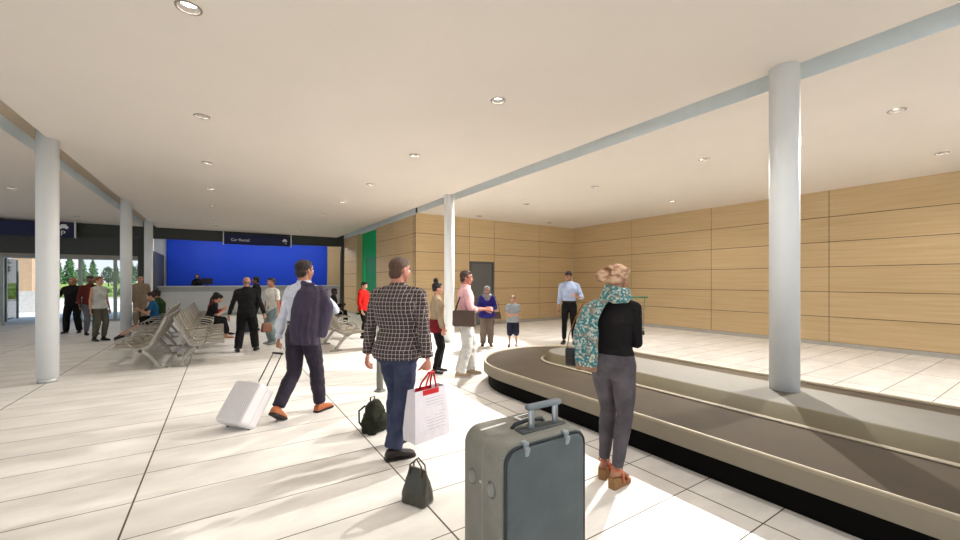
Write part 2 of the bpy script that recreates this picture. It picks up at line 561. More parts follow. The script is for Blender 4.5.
def shirt(b, root, m, name='shirt', hem=.50, upto=.97, t=.014, loose=.0, flare=0, wr=.005, neck=.845, vox=.008, collar_=True, seed=1, cuffs=False):
    bm = bmesh.new()
    b.torso(bm, hem, neck, t, flare)
    for sd in 'lr':
        if upto > 0: b.arm(bm, sd, t*.75, upto, loose)
    o = fuse(name, bm, m, root, vox, 4, wr, 13, seed, 1.4)
    if collar_: collar(b, root, m)
    if cuffs:
        for sd in 'lr':
            bm = bmesh.new(); w, e = b.wr[sd], b.el[sd]; q = lerp(e, w, upto*2.17-1.17 if upto < 1 else 1)
            d = (w-e).normalized(); mm = b.k*(.84 if b.f else 1)
            tube(bm, [q - d*.045, q + d*.008], [.030*mm+t, .029*mm+t], 16)
            obj('cuff', bm, m, root, True)
    return o

def trousers(b, root, m, name='trousers', t=.010, loose=.0, upto=.97, wr=.005, top=.60, vox=.008, seed=2):
    bm = bmesh.new()
    ring_loft(bm, b.rings(.465, top, t*.8))
    for sg in (-1, 1):
        ellipsoid(bm, b.pel + V((sg*.064*b.k, -.050*b.k, -.018)), (.080*b.k+t*.5, .078*b.k+t*.5, .092*b.k+t*.5), sub=2)
    for sd in 'lr': b.leg(bm, sd, t, upto, loose)
    return fuse(name, bm, m, root, vox, 9, wr, 10, seed, 1.5)

def shoes(b, root, m, solem=None, t=.005, boot=0, name='shoe'):
    for sd in 'lr':
        bm = bmesh.new(); b.foot(bm, sd, t)
        if boot: frust(bm, b.ank[sd] - b.footframe(sd)[2]*.02, lerp(b.ank[sd], b.knee[sd], boot), .044*b.k, .046*b.k)
        o = fuse(name, bm, m, root, .006, 2)
        if solem:
            bm = bmesh.new(); b.foot(bm, sd, t, True, 0)
            obj('sole', bm, solem, o)

def person(label, loc, az, b, tone='fair', vox=.007, group=None):
    """az: compass of the facing direction in the world, degrees from +X"""
    bm = bmesh.new(); b.body(bm)
    o = fuse('person', bm, skin(tone), None, vox, 3)
    o.location = (loc[0], loc[1], loc[2] if len(loc) > 2 else 0); o.rotation_euler = (0, 0, math.radians(az - 90))
    return tag(o, label, 'person', group)
# ---------------------------------------------------------------- camera
cam = bpy.data.cameras.new('camera'); cam.lens = 15.0; cam.sensor_width = 36; cam.sensor_fit = 'HORIZONTAL'
cam.shift_y = 11/960; cam.clip_start = .05; cam.clip_end = 400
camo = bpy.data.objects.new('camera', cam); COL.objects.link(camo)
camo.location = (0, 0, 1.6); camo.rotation_euler = (PI/2, 0, -math.atan(258/400))
scene.camera = camo
scene.view_settings.view_transform = 'Standard'; scene.view_settings.look = 'None'
scene.view_settings.gamma = 1; scene.view_settings.exposure = EXPOSURE
CZ = 3.84       # ceiling
# ---------------------------------------------------------------- floor
def floor_mat():
    m, t, p = new_mat('floor tile')
    co = t.coords(); s = t.sep(co)
    u = t.math('DIVIDE', t.math('ADD', s[0], .54 + 1.77*20), 1.77); v = t.math('DIVIDE', t.math('SUBTRACT', s[1], 1.205 - .517*60), .517)
    fu = t.math('FRACT', u); fv = t.math('FRACT', v)
    du = t.math('MULTIPLY', t.math('MINIMUM', fu, t.math('SUBTRACT', 1, fu)), 1.77)
    dv = t.math('MULTIPLY', t.math('MINIMUM', fv, t.math('SUBTRACT', 1, fv)), .517)
    ju = t.math('LESS_THAN', du, .0062); jv = t.math('LESS_THAN', dv, .0042)
    j = t.math('MAXIMUM', ju, jv)
    cell = t.node('ShaderNodeCombineXYZ'); t.put(cell.inputs[0], t.math('FLOOR', u)); t.put(cell.inputs[1], t.math('FLOOR', v))
    wn = t.node('ShaderNodeTexWhiteNoise', noise_dimensions='2D'); t.l.new(cell.outputs[0], wn.inputs['Vector'])
    cloud = t.ramp(t.noise(t.mapping(co, (.9, 2.2, 1)), 1.6, 5, .6), .32, .68)
    grain = t.noise(t.mapping(co, (6, 60, 1)), 3, 3)
    c1 = t.mix(cloud, lin((222,218,211)), lin((246,242,235)))
    c2 = t.mix(t.math('MULTIPLY', wn.outputs[0], .12), c1, lin((205,199,190)))
    c3 = t.mix(t.math('MULTIPLY', grain, .08), c2, lin((170,160,150)))
    t.put(p.inputs['Base Color'], t.mix(j, c3, lin((92,80,70))))
    t.put(p.inputs['Roughness'], t.math('ADD', t.math('MULTIPLY', j, .3), t.math('ADD', .42, t.math('MULTIPLY', cloud, .12))))
    p.inputs['Specular IOR Level'].default_value = .3
    t.put(p.inputs['Normal'], t.bump(t.math('SUBTRACT', 1, j), .4, .003))
    return m
FX0, FX1, FY0, FY1 = -16, 12.9, -5, 25.2
bm = bmesh.new(); bx(bm, FX0, FX1, FY0, 21.5, -.2, 0); bx(bm, -2.5, FX1, 21.5, FY1, -.2, 0)
struct('floor', bm, floor_mat())

# ---------------------------------------------------------------- ceiling with round downlight holes and two open slots
LIGHTS = []
for y in (-.9, 1.55, 4.05, 6.62, 9.15, 11.7, 14.2, 16.75, 19.3):
    LIGHTS += [(-.23, y), (2.88, y), (7.45, y - .1), (-4.25, y)]
for y in (1.5, 6.5, 11.5): LIGHTS.append((10.6, y))
RL = .082
ceil_m = mat('ceiling paint', (233,225,215), .9, var=.015, vscale=1.2)
slot_m = mat('slot lining', (206,188,164), .85, var=.03)
beam_m = mat('beam paint', (222,234,240), .6, var=.03)
def ceil_cells(bm, x0, x1, y0, y1, pts):
    xs = sorted({x0, x1} | {p[0]-.3 for p in pts} | {p[0]+.3 for p in pts})
    ys = sorted({y0, y1} | {round(p[1]-.3, 4) for p in pts} | {round(p[1]+.3, 4) for p in pts})
    xs = [x for x in xs if x0 <= x <= x1]; ys = [y for y in ys if y0 <= y <= y1]
    for i in range(len(xs)-1):
        for j in range(len(ys)-1):
            a, b_, c, d = xs[i], xs[i+1], ys[j], ys[j+1]
            hit = [p for p in pts if a < p[0] < b_ and c < p[1] < d]
            if not hit:
                bm.faces.new([bm.verts.new(q) for q in ((a,c,CZ),(b_,c,CZ),(b_,d,CZ),(a,d,CZ))]); continue
            px, py = hit[0]; n = 32; inn, out = [], []
            for k in range(n):
                t = 2*PI*k/n; ct, st = math.cos(t), math.sin(t)
                inn.append(bm.verts.new((px + RL*ct, py + RL*st, CZ)))
                m_ = max(abs(ct), abs(st)); ex, ey = ct/m_, st/m_
                out.append(bm.verts.new(((px + ex*(b_-px)) if ex > 0 else (px + ex*(px-a)), (py + ey*(d-py)) if ey > 0 else (py + ey*(py-c)), CZ)))
            for k in range(n):
                q = (k+1) % n; bm.faces.new((inn[k], out[k], out[q], inn[q]))
bm = bmesh.new()
SL, SR = (-2.73, -2.30), (4.99, 5.42)
CY0, CY1 = -4, 21.4
ceil_cells(bm, SL[1], SR[0], CY0, CY1, [p for p in LIGHTS if -2.3 < p[0] < 4.9])
ceil_cells(bm, -16, SL[0], CY0, CY1, [p for p in LIGHTS if p[0] < -3])
ceil_cells(bm, SR[1], 12.9, CY0, CY1, [p for p in LIGHTS if p[0] > 6])
for f in bm.faces: f.material_index = 0
# slots: top and both cheeks
for x0, x1 in (SL, SR):
    z1 = CZ + .21
    for q, mi in (([(x0,CY0,z1),(x1,CY0,z1),(x1,CY1,z1),(x0,CY1,z1)], 1), ([(x0,CY0,CZ),(x0,CY1,CZ),(x0,CY1,z1),(x0,CY0,z1)], 2), ([(x1,CY0,CZ),(x1,CY1,CZ),(x1,CY1,z1),(x1,CY0,z1)], 2)):
        f = bm.faces.new([bm.verts.new(p) for p in q]); f.material_index = mi
o = obj('ceiling', bm, [ceil_m, slot_m, beam_m]); o['kind'] = 'structure'
bm = bmesh.new(); bx(bm, -16, 12.95, CY0, 21.6, CZ+.28, CZ+.5); bx(bm, -3, 12.95, 21.6, 25.4, CZ+.0, CZ+.5)
struct('ceiling_slab', bm, mat('slab', (190,185,178), .9))
# ---------------------------------------------------------------- timber walls
def wood_mat():
    m, t, p = new_mat('oak veneer')
    co = t.coords(); s = t.sep(co)
    h = t.math('ADD', s[0], s[1])
    cmb = t.node('ShaderNodeCombineXYZ'); t.put(cmb.inputs[0], t.math('MULTIPLY', h, .55)); t.put(cmb.inputs[1], t.math('MULTIPLY', s[2], 16)); 
    big = t.noise(cmb.outputs[0], 1.3, 5, .6)
    fine = t.noise(t.mapping(cmb.outputs[0], (1, 5, 1)), 3, 4, .65)
    geo = t.node('ShaderNodeNewGeometry')
    isl = geo.outputs['Random Per Island']
    c = t.mix(t.ramp(big, .3, .7), lin((203,175,131)), lin((220,196,154)))
    c = t.mix(t.math('MULTIPLY', t.ramp(fine, .35, .75), .35), c, lin((172,142,100)))
    c = t.mix(t.math('MULTIPLY', isl, .14), c, lin((166,136,94)))
    t.put(p.inputs['Base Color'], c); p.inputs['Roughness'].default_value = .55
    p.inputs['Specular IOR Level'].default_value = .3
    t.put(p.inputs['Normal'], t.bump(fine, .08, .002))
    return m
wood = wood_mat(); gap_m = mat('shadow gap', (60,52,44), .9, var=0); skirt = mat('skirting grey', (176,172,164), .7)
ROWZ = [.10 + .6167*i for i in range(6)] + [3.85]
G = .007
def wood_wall(name, horiz, cuts, fixed, thick, hole=None):
    """panels between cuts along one axis at plane 'fixed', facing the -thick side"""
    bm = bmesh.new()
    def B(u0, u1, z0, z1, d0, d1, mi):
        a, b_ = sorted((fixed + d0, fixed + d1))
        if horiz == 'x': bx(bm, u0, u1, a, b_, z0, z1, mi)
        else: bx(bm, a, b_, u0, u1, z0, z1, mi)
    sg = 1 if thick > 0 else -1
    for u0, u1 in zip(cuts[:-1], cuts[1:]):
        hz = 2.3 if hole and abs(u0 - hole[0]) < .01 else 0
        for z0, z1 in zip(ROWZ[:-1], ROWZ[1:]):
            if z1 <= hz: continue
            B(u0 + G, u1 - G, max(z0, hz) + G, z1 - G, 0, sg*.02, 0)
        B(u0, u1, max(.0, hz), CZ + .2, sg*.012, sg*abs(thick), 1)
        if not hz: B(u0, u1, 0, .10, sg*.011, sg*.05, 2)
    return struct(name, bm, [wood, gap_m, skirt])
wood_wall('wall_right', 'y', [-4.2, -2.03, .8, 3.63, 6.46, 9.3, 12.2], 12.6, .25)
wood_wall('wall_back', 'x', [5.35, 7.42, 8.5, 10.7, 12.615], 12.2, .25, hole=(7.42, 8.5))
wood_wall('wall_side', 'y', [12.222, 14.2, 16.2], 5.35, .25)
wood_wall('wall_side', 'y', [19.1, 21.4], 5.35, .25).name = 'wall_side_far'
bm = bmesh.new(); bx(bm, 5.338, 5.349, 12.2, 21.38, 3.79, CZ+.22); struct('trim_6', bm, beam_m)
bm = bmesh.new(); bx(bm, 5.36, 5.7, 19.08, 19.1, .1, CZ+.2); bx(bm, 5.36, 5.7, 16.19, 16.21, .1, CZ+.2)
struct('wall_niche', bm, wood)
green = mat('green wall paint', (0,176,100), .6, var=.03)
bm = bmesh.new(); bx(bm, 5.62, 5.75, 16.2, 19.1, 0, CZ+.2); struct('wall_green', bm, green)
bm = bmesh.new(); bx(bm, 5.585, 5.61, 16.5, 18.3, 0, 2.6, 0); 
struct('door_2', bm, mat('green door paint', (0,140,80), .45, var=.02))
bm = bmesh.new(); bx(bm, 5.57, 5.62, 18.3, 18.36, 0, 2.66); bx(bm, 5.57, 5.62, 16.44, 16.5, 0, 2.66); bx(bm, 5.57, 5.62, 16.44, 18.36, 2.6, 2.66)
struct('trim_1', bm, mat('green trim', (0,138,84), .5, var=.02))
# grey door in the back wall
bm = bmesh.new(); bx(bm, 7.5, 8.42, 12.24, 12.28, .01, 2.22, bevel=.003)
d1 = struct('door_1', bm, mat('door grey', (104,106,104), .5, var=.03))
bm = bmesh.new()
for a, b_, c, d in ((7.42, 7.5, 0, 2.3), (8.42, 8.5, 0, 2.3), (7.42, 8.5, 2.22, 2.3)): bx(bm, a, b_, 12.19, 12.30, c, d)
obj('door_frame', bm, mat('frame grey', (88,90,88), .5, var=0), d1)
bm = bmesh.new(); tube(bm, [(7.56,12.24,1.02),(7.56,12.19,1.02),(7.68,12.185,1.02)], .011, 10); ellipsoid(bm, (7.56,12.238,1.02), (.026,.006,.026))
obj('door_handle', bm, mat('brushed steel', (190,190,188), .3, 1), d1, True)

# ---------------------------------------------------------------- columns
colm = mat('column paint', (234,238,240), .45, var=.015)
COLS = [(-2.32, 9.03, 0), (-2.32, 15.2, 0), (-2.32, 19.4, 0), (4.97, 1.80, .461), (4.99, 9.22, 0)]
bm0 = None
for i, (x, y, z) in enumerate(COLS):
    bm = bmesh.new(); cyl(bm, 0, 0, 0 if z else .07, CZ + .2 - z, .132, 48)
    c = obj('column', bm, colm, None, True, (x, y, z)); c['kind'] = 'structure'; c['label'] = 'round pale grey painted steel column'
    for p in c.data.polygons: p.use_smooth = len(p.vertices) == 4
    if not z:
        bm = bmesh.new(); cyl(bm, 0, 0, 0, .07, .118, 40); b_ = obj('column_foot', bm, mat('column foot', (196,198,196), .4, .3), c, True)
        for p in b_.data.polygons: p.use_smooth = len(p.vertices) == 4

# ---------------------------------------------------------------- far end: dark portal, counter hall
dark = mat('dark metal fascia', (58,60,56), .55, var=.06)
dark2 = mat('dark metal panel', (66,69,66), .5, var=.05)
bm = bmesh.new(); bx(bm, -16, 5.36, 21.38, 21.6, 3.38, CZ+.2)
struct('wall_header', bm, dark)
bm = bmesh.new(); bx(bm, -16, -2.62, 21.5, 21.75, 2.62, 3.38); struct('wall_transom', bm, dark2)
bm = bmesh.new(); bx(bm, 5.2, 5.36, 21.41, 21.6, 0, 3.4); struct('trim_2', bm, dark)
bm = bmesh.new()
ring_loft(bm, [[V((x, 21.6, 0)), V((x, 25, 0)), V((x, 25, 2.86)), V((x, 21.6, 2.86))] for x in (-2.55, -2.4)])
struct('wall_low', bm, dark2)
bm = bmesh.new(); bx(bm, -2.9, -2.56, 21.4, 21.58, 0, 3.38); struct('trim_3', bm, dark)
lg = mat('light grey wall', (196,198,196), .8, var=.02)
bm = bmesh.new(); bx(bm, -2.8, 7.2, 25.0, 25.2, 0, CZ+.1); bx(bm, 7.0, 7.2, 21.4, 25, 0, CZ+.1); struct('wall_front', bm, lg)
blue = mat('blue wall panel', (0,64,204), .6, var=.03)
bm = bmesh.new(); bx(bm, -2.3, 5.25, 24.93, 24.999, 1.2, CZ); bl = obj('blue_wall_panel', bm, blue)
tag(bl, 'huge plain bright blue wall panel behind the service counter', 'wall panel')
bm = bmesh.new(); bx(bm, 5.3, 7.0, 24.95, 24.999, .1, CZ); struct('wall_far_timber', bm, wood)
# counter
cn = empty('service_counter', (1.5, 22.3, 0), 0, 'long pale grey service counter in front of the blue wall', 'counter')
cm = mat('counter laminate', (196,200,200), .45, var=.02); cm2 = mat('counter reveal', (168,172,172), .5, var=.02)
def lb(n, p, m, *b_, bevel=.004):
    bm = bmesh.new(); bx(bm, *b_, bevel=bevel); return obj(n, bm, m, p)
lb('counter_top', cn, cm, -3.85, 3.8, -.38, .3, 1.33, 1.375)
lb('front_panel', cn, cm, -3.8, 3.75, -.28, -.22, .12, 1.12)
lb('reveal_band', cn, cm2, -3.8, 3.75, -.25, -.20, 1.12, 1.33)
lb('plinth', cn, cm2, -3.8, 3.75, -.24, -.18, 0, .12)
lb('work_top', cn, cm, -3.8, 3.75, -.2, .45, 1.02, 1.06)
bm = bmesh.new(); bx(bm, -2.38, 7, 22.8, 24.9, 0, .30); struct('floor_platform', bm, mat('platform', (120,120,118), .8))

# ---------------------------------------------------------------- hanging signs
navy = mat('navy sign face', (4,12,66), .45, var=.02); white_m = mat('white lettering', (235,238,240), .5, var=0)
def text_mesh(name, body, size, parent, loc, m=white_m, ext=.004, align='LEFT'):
    cu = bpy.data.curves.new(name, 'FONT'); cu.body = body; cu.size = size; cu.extrude = ext; cu.align_x = align
    o = bpy.data.objects.new(name, cu); COL.objects.link(o)
    me = bpy.data.meshes.new_from_object(o.evaluated_get(bpy.context.evaluated_depsgraph_get()))
    bpy.data.objects.remove(o)
    o = link(name, me, parent, m); me.name = name
    if len(me.materials) > 1: me.materials.clear(); me.materials.append(m)
    o.location = loc; o.rotation_euler = (PI/2, 0, 0)
    return o
def letters(body, size, parent, x, z):
    def width(s_):
        cu = bpy.data.curves.new('w', 'FONT'); cu.body = s_; cu.size = size
        o = bpy.data.objects.new('w', cu); COL.objects.link(o)
        me = bpy.data.meshes.new_from_object(o.evaluated_get(bpy.context.evaluated_depsgraph_get()))
        q = max(v.co.x for v in me.vertices); bpy.data.objects.remove(o); bpy.data.meshes.remove(me); return q
    for i, ch in enumerate(body):
        if ch != ' ': text_mesh('letter', ch, size, parent, (x + width(body[:i+1]) - width(ch), -.055, z))
def sign(x0, x1, z0, z1, y, label):
    r = empty('hanging_sign', ((x0+x1)/2, y, z0), 0, label, 'sign'); w = (x1-x0)/2; h = z1-z0
    lb('sign_board', r, navy, -w+.03, w-.03, -.05, .05, 0, h, bevel=.006)
    for sg in (-1, 1): lb('end_bracket', r, mat('bracket white', (225,228,230), .4, var=0), sg*w-.02, sg*w+.02, -.06, .06, -.02, CZ - z0)
    return r, w, h
def car_icon(r, x, z, s):
    bm = bmesh.new()
    f = lambda dy: (lambda u, w: V((x + u*s, -.052 + dy, z + w*s)))
    prism(bm, [(-.5,0),(.5,0),(.5,.28),(.38,.32),(.25,.6),(-.25,.6),(-.38,.32),(-.5,.28)], f(0), f(-.004))
    for u in (-.3, .3): prism(bm, [(u-.1,-.12),(u+.1,-.12),(u+.1,.02),(u-.1,.02)], f(0), f(-.004))
    obj('car_symbol', bm, white_m, r)
r, w, h = sign(.05, 2.78, 3.24, 3.69, 21.0, 'navy hanging sign reading Car Rental in front of the blue wall')
letters('Car Rental', .165, r, -w+.28, .15); 
car_icon(r, w-.28, .22, .2); bm = bmesh.new(); tube(bm, [(w-.28,-.055,.13),(w-.2,-.055,.13)], .012, 8); obj('key_symbol', bm, white_m, r)
r, w, h = sign(-8.6, -4.66, 3.24, 3.76, 21.0, 'navy hanging sign with a white car over the letter P above the exit doors')
text_mesh('letter', 'P', .27, r, (w-.39, -.055, .05)); car_icon(r, w-.30, .33, .25)
letters('Exit', .22, r, -w+1.02, .12)

# ---------------------------------------------------------------- downlights
trim_m = mat('downlight trim', (150,142,132), .6, var=0)
can_m = mat('downlight reflector', (74,70,66), .8, var=0)
lens_m = emit('downlight lens', (255,246,232), 14)
proto = None
for i, (x, y) in enumerate(LIGHTS):
    if proto is None:
        r = proto = empty('downlight', (x, y, CZ), 0)
        bm = bmesh.new()      # trim ring lapping the ceiling
        n = 32; prof = [(RL-.006, -.001), (RL-.004, -.008), (RL+.012, -.006), (RL+.014, -.001)]
        rg = [[V((q*math.cos(2*PI*k/n), q*math.sin(2*PI*k/n), z)) for k in range(n)] for q, z in prof + prof[:1]]
        ring_loft(bm, rg, True, False); obj('trim_ring', bm, trim_m, r, True)
        bm = bmesh.new(); rg = [[V((q*math.cos(2*PI*k/n), q*math.sin(2*PI*k/n), z)) for k in range(n)] for q, z in ((RL, 0), (RL-.010, .062), (.0005, .063))]
        ring_loft(bm, rg, True, False); obj('reflector', bm, can_m, r, True)
        bm = bmesh.new(); cyl(bm, 0, 0, .040, .060, .060, 32); obj('lens', bm, lens_m, r)
    else:
        r = copy_tree(proto); r.location = (x, y, CZ)
    tag(r, 'small round recessed downlight in the pale flat ceiling', 'ceiling light', 'recessed ceiling downlights')
    r['_xy'] = 0; del r['_xy']
def spot(x, y, energy, aim, size, blend=.5, rad=.03, color=(1,.97,.93)):
    L = bpy.data.lights.new('downlight_or_added_spot', 'SPOT'); L.energy = energy; L.spot_size = math.radians(size); L.spot_blend = blend
    L.shadow_soft_size = rad; L.color = color
    o = bpy.data.objects.new('downlight_or_added_spot', L); COL.objects.link(o); o.location = (x, y, CZ + .012)
    d = V(aim) - o.location; o.rotation_euler = d.to_track_quat('-Z', 'Y').to_euler()
    return o
for x, y in LIGHTS:
    if x > 5 and y > 11: continue      # lamps that are off
    if x < -3: spot(x, y, P_MAIN*.2, (x, y, 0), 150, .6)
    elif x < 1: spot(x, y, P_MAIN*.4, (x, y, 0), 150, .6)
    elif x < 6: spot(x, y, P_MAIN, (x, y, 0), 150, .6)
    elif x < 9:
        spot(x, y, P_MAIN*5, (x+1.6, y, 0), 84, .6)
        if y < 10 and abs(y - 6.5) > .5 and y > 0: spot(x-.01, y, P_BAY*(.5 if y < 2 else 1), (x-4.4, y-.15, 0), 84, .5, .03)  # extra spot added beside the downlight, slanted to throw sun-like shadows
    else: spot(x, y, P_MAIN, (x, y, 0), 150, .6)
# ---------------------------------------------------------------- baggage carousel
def stadium(cx, R, y0, y1, z, n=40):
    pts = []
    for k in range(n+1):
        a = PI*k/n; pts.append(V((cx + R*math.cos(a), y1 + R*math.sin(a), z)))
    for k in range(n+1):
        a = PI + PI*k/n; pts.append(V((cx + R*math.cos(a), y0 + R*math.sin(a), z)))
    return pts
car = empty('baggage_carousel', (4.68, .5, 0), 0, 'long oval baggage carousel with brown belt, grey rail and black kickboard', 'baggage carousel')
CY = -.5
def cr_loft(name, prof, m, closed=False):
    """prof: (centre x, R, y0, y1, z) in world"""
    bm = bmesh.new()
    rings = [stadium(cx - 4.68, R, y0 - .5, y1 - .5, z) for cx, R, y0, y1, z in prof]
    if closed: rings.append(rings[0])
    ring_loft(bm, rings, True, False)
    o = obj(name, bm, m, car, True)
    o.data.set_sharp_from_angle(angle=math.radians(35))
    return o
Y0, Y1 = -4.5, 4.52
railm = mat('carousel rail', (138,129,113), .6, .05, var=.04, spec=.2); edgem = mat('carousel rail edge', (150,140,120), .5, .2, var=.02)
beltm = mat('carousel belt rubber', (62,53,41), .85, var=.08, vscale=3, spec=.12)
panm = mat('carousel skirt panel', (94,86,66), .75, var=.04, spec=.15); topm = mat('carousel deck', (102,98,90), .75, var=.04, spec=.15)
blk = mat('kickboard black', (5,4,3), .7, var=0, spec=.1)
cr_loft('kickboard', [(4.68,1.35,Y0,Y1,0), (4.68,1.35,Y0,Y1,.21)], blk)
cr_loft('outer_rail', [(4.68,1.32,Y0,Y1,.205), (4.68,1.425,Y0,Y1,.205), (4.68,1.43,Y0,Y1,.21), (4.68,1.43,Y0,Y1,.345)], railm)
cr_loft('rail_edge', [(4.68,1.431,Y0,Y1,.340), (4.68,1.428,Y0,Y1,.358), (4.68,1.418,Y0,Y1,.365), (4.68,1.395,Y0,Y1,.362), (4.68,1.385,Y0,Y1,.34)], edgem)
bl_ = cr_loft('belt', [(4.68,1.40,Y0,Y1,.335), (4.70,1.25,Y0,Y1,.338), (4.80,.60,Y0,4.48,.340)], beltm)
m, t, p = beltm, NT(beltm), beltm.node_tree.nodes['Principled BSDF']
cr_loft('skirt_lip', [(4.80,.635,Y0,4.48,.338), (4.80,.635,Y0,4.48,.352), (4.80,.615,Y0,4.48,.360), (4.80,.575,Y0,4.49,.356)], mat('skirt lip', (122,113,95), .7, var=.02, spec=.15))
cr_loft('skirt_panel', [(4.80,.585,Y0,4.49,.352), (4.80,.440,Y0,4.59,.455), (4.80,.425,Y0,4.59,.462), (4.80,.41,Y0,4.59,.462)], panm)
bm = bmesh.new(); bm.faces.new([bm.verts.new(p) for p in stadium(4.80-4.68, .412, Y0-.5, 4.59-.5, .462)]); obj('deck', bm, topm, car)
# ---------------------------------------------------------------- beam benches
seatm = mat('bench slat metal', (170,160,142), .45, .25, var=.04); fram = mat('bench cast frame', (158,153,143), .35, .5, var=.03)
def bezier(pts, n):
    out = []
    for i in range(n+1):
        t = i/n; q = [V(p) for p in pts]
        while len(q) > 1: q = [q[j]*(1-t) + q[j+1]*t for j in range(len(q)-1)]
        out.append(q[0])
    return out
# side profile, local x forward from the back, z up
PROF = bezier([(.06,0,.93),(.13,0,.74),(.20,0,.62),(.27,0,.47)], 10) + bezier([(.28,0,.44),(.31,0,.36),(.42,0,.37),(.60,0,.405),(.82,0,.42),(.85,0,.40)], 14)[1:]
SP = .60
def flat_bar(bm, pts, y0, y1, th):
    up, dn = [], []
    for i, p in enumerate(pts):
        d = (pts[min(i+1, len(pts)-1)] - pts[max(i-1, 0)]).normalized(); nrm = V((-d.z, 0, d.x))
        up.append(p + nrm*th/2); dn.append(p - nrm*th/2)
    poly = up + dn[::-1]
    ring_loft(bm, [[V((q.x, y, q.z)) for q in poly] for y in (y0, y1)], True, True)
def make_bench(n=5):
    root = empty('beam_bench')
    L = n*SP
    for k in range(n + 1):
        y = k*SP
        if k in (0, n//2 + (0 if n > 3 else 1), n):
            bm = bmesh.new()    # curved leg sweeping back to the floor, spread foot
            leg = bezier([(.50,0,.385),(.34,0,.36),(.26,0,.20),(.14,0,.03)], 8)
            flat_bar(bm, leg, y-.03, y+.03, .055)
            box(bm, (.15, y, .015), (.26, .07, .03), bevel=.008)
            obj('leg', bm, fram, root, True).data.set_sharp_from_angle(angle=.6)
        bm = bmesh.new(); flat_bar(bm, PROF, y-.014, y+.014, .042); obj('side_frame', bm, fram, root, True).data.set_sharp_from_angle(angle=.6)
        bm = bmesh.new()        # looped armrest
        arm = bezier([(.20,y,.60),(.34,y,.68),(.58,y,.66),(.66,y,.60),(.66,y,.50),(.52,y,.42)], 12)
        tube(bm, arm, .013, 8); obj('armrest', bm, fram, root, True)
    for k in range(n):
        y0, y1 = k*SP + .02, (k+1)*SP - .02
        for nm, a, b_ in (('backrest', 0, 10), ('seat', 11, 24)):
            bm = bmesh.new(); seg = PROF[a:b_+1]
            # evenly spaced flat slats following the profile
            d = [0]
            for i in range(1, len(seg)): d.append(d[-1] + (seg[i]-seg[i-1]).length)
            s_ = .025
            while s_ < d[-1] - .01:
                i = max(j for j in range(len(d)-1) if d[j] <= s_); f = (s_-d[i])/(d[i+1]-d[i]); p = seg[i].lerp(seg[i+1], f); dr = (seg[i+1]-seg[i]).normalized()
                box(bm, (p.x, (y0+y1)/2, p.z), (.034, y1-y0, .010), Matrix.Rotation(-math.atan2(dr.z, dr.x), 3, 'Y'))
                s_ += .046
            for yy in (y0+.14, y1-.14):
                flat_bar(bm, [q - V((0,0,.010)) for q in seg], yy-.008, yy+.008, .008)
            obj(nm, bm, seatm, root)
    bm = bmesh.new(); tube(bm, [(.42,-.03,.345),(.42,L+.03,.345)], .032, 12); obj('beam', bm, fram, root, True)
    return root
bn = make_bench(5); CX = -.81
spots = [(CX, 9.32, 0, 'grey slatted bench facing the counter side, nearest of the back-to-back row on the left'),
         (CX, 12.5, 0, 'grey slatted bench behind the nearest one, the ponytailed woman in black sitting on it'),
         (CX, 12.32, PI, 'grey slatted bench facing the exit doors, its near end closest to the camera'),
         (CX-.22, 15.5, PI, 'grey slatted bench facing the exit doors, where the woman in the blue top sits'),
         (2.03, 9.42, 0, 'grey slatted bench partly hidden behind the man carrying a dark jacket'),
         (2.75, 13.6, 0, 'far slatted bench near the green doorway with a man in black sitting on it')]
for i, (x, y, rz, lab) in enumerate(spots):
    o = bn if i == 0 else copy_tree(bn)
    o.location = (x, y, 0); o.rotation_euler = (0, 0, rz); tag(o, lab, 'bench', 'slatted metal beam benches')
# ---------------------------------------------------------------- people
def plaid_mat():
    m, t, p = new_mat('checked shirt cloth')
    s = t.sep(t.coords()); geo = t.node('ShaderNodeNewGeometry')
    n = t.sep(t.coords('Normal'))
    side = t.math('GREATER_THAN', t.math('ABSOLUTE', n[0]), .72)
    u = t.math('ADD', t.math('MULTIPLY', s[0], t.math('SUBTRACT', 1, side)), t.math('MULTIPLY', s[1], side))
    def line(c, per, w, ph=0):
        f = t.math('FRACT', t.math('DIVIDE', t.math('ADD', c, 5 + ph), per))
        return t.math('LESS_THAN', f, w)
    a = line(u, .036, .10); b_ = line(s[2], .036, .10); c2 = line(u, .036, .5, .02); d2 = line(s[2], .036, .5, .02)
    base = t.mix(t.math('MAXIMUM', t.math('MULTIPLY', c2, .5), t.math('MULTIPLY', d2, .5)), lin((50,41,42)), lin((92,76,74)))
    col = t.mix(t.math('MULTIPLY', t.math('MAXIMUM', a, b_), .7), base, lin((214,206,200)))
    t.put(p.inputs['Base Color'], col); p.inputs['Roughness'].default_value = .9; p.inputs['Specular IOR Level'].default_value = .15
    t.put(p.inputs['Normal'], t.bump(t.noise(t.mapping(t.coords(), (1,1,.5)), 12, 3), .6, .03))
    return m
def jeans(name, c, fade=.35):
    if name in MATS: return MATS[name]
    m, t, p = new_mat(name); co = t.coords(); C_ = lin(c)
    f = t.ramp(t.noise(co, 7, 4), .35, .75)
    fine = t.noise(t.mapping(co, (60,60,8)), 5, 3)
    col = t.mix(t.math('MULTIPLY', f, fade), C_, tuple(min(1, x*2.1+.03) for x in C_[:3])+(1,))
    col = t.mix(t.math('MULTIPLY', fine, .25), col, tuple(x*.55 for x in C_[:3])+(1,))
    t.put(p.inputs['Base Color'], col); p.inputs['Roughness'].default_value = .9; p.inputs['Specular IOR Level'].default_value = .15
    t.put(p.inputs['Normal'], t.bump(t.noise(t.mapping(co, (1,1,.8)), 16, 3), .7, .025)); MATS[name] = m
    return m
def soft_box(bm, c, s, rot=None, bev=.02): return box(bm, c, s, rot, bevel=bev, seg=3)

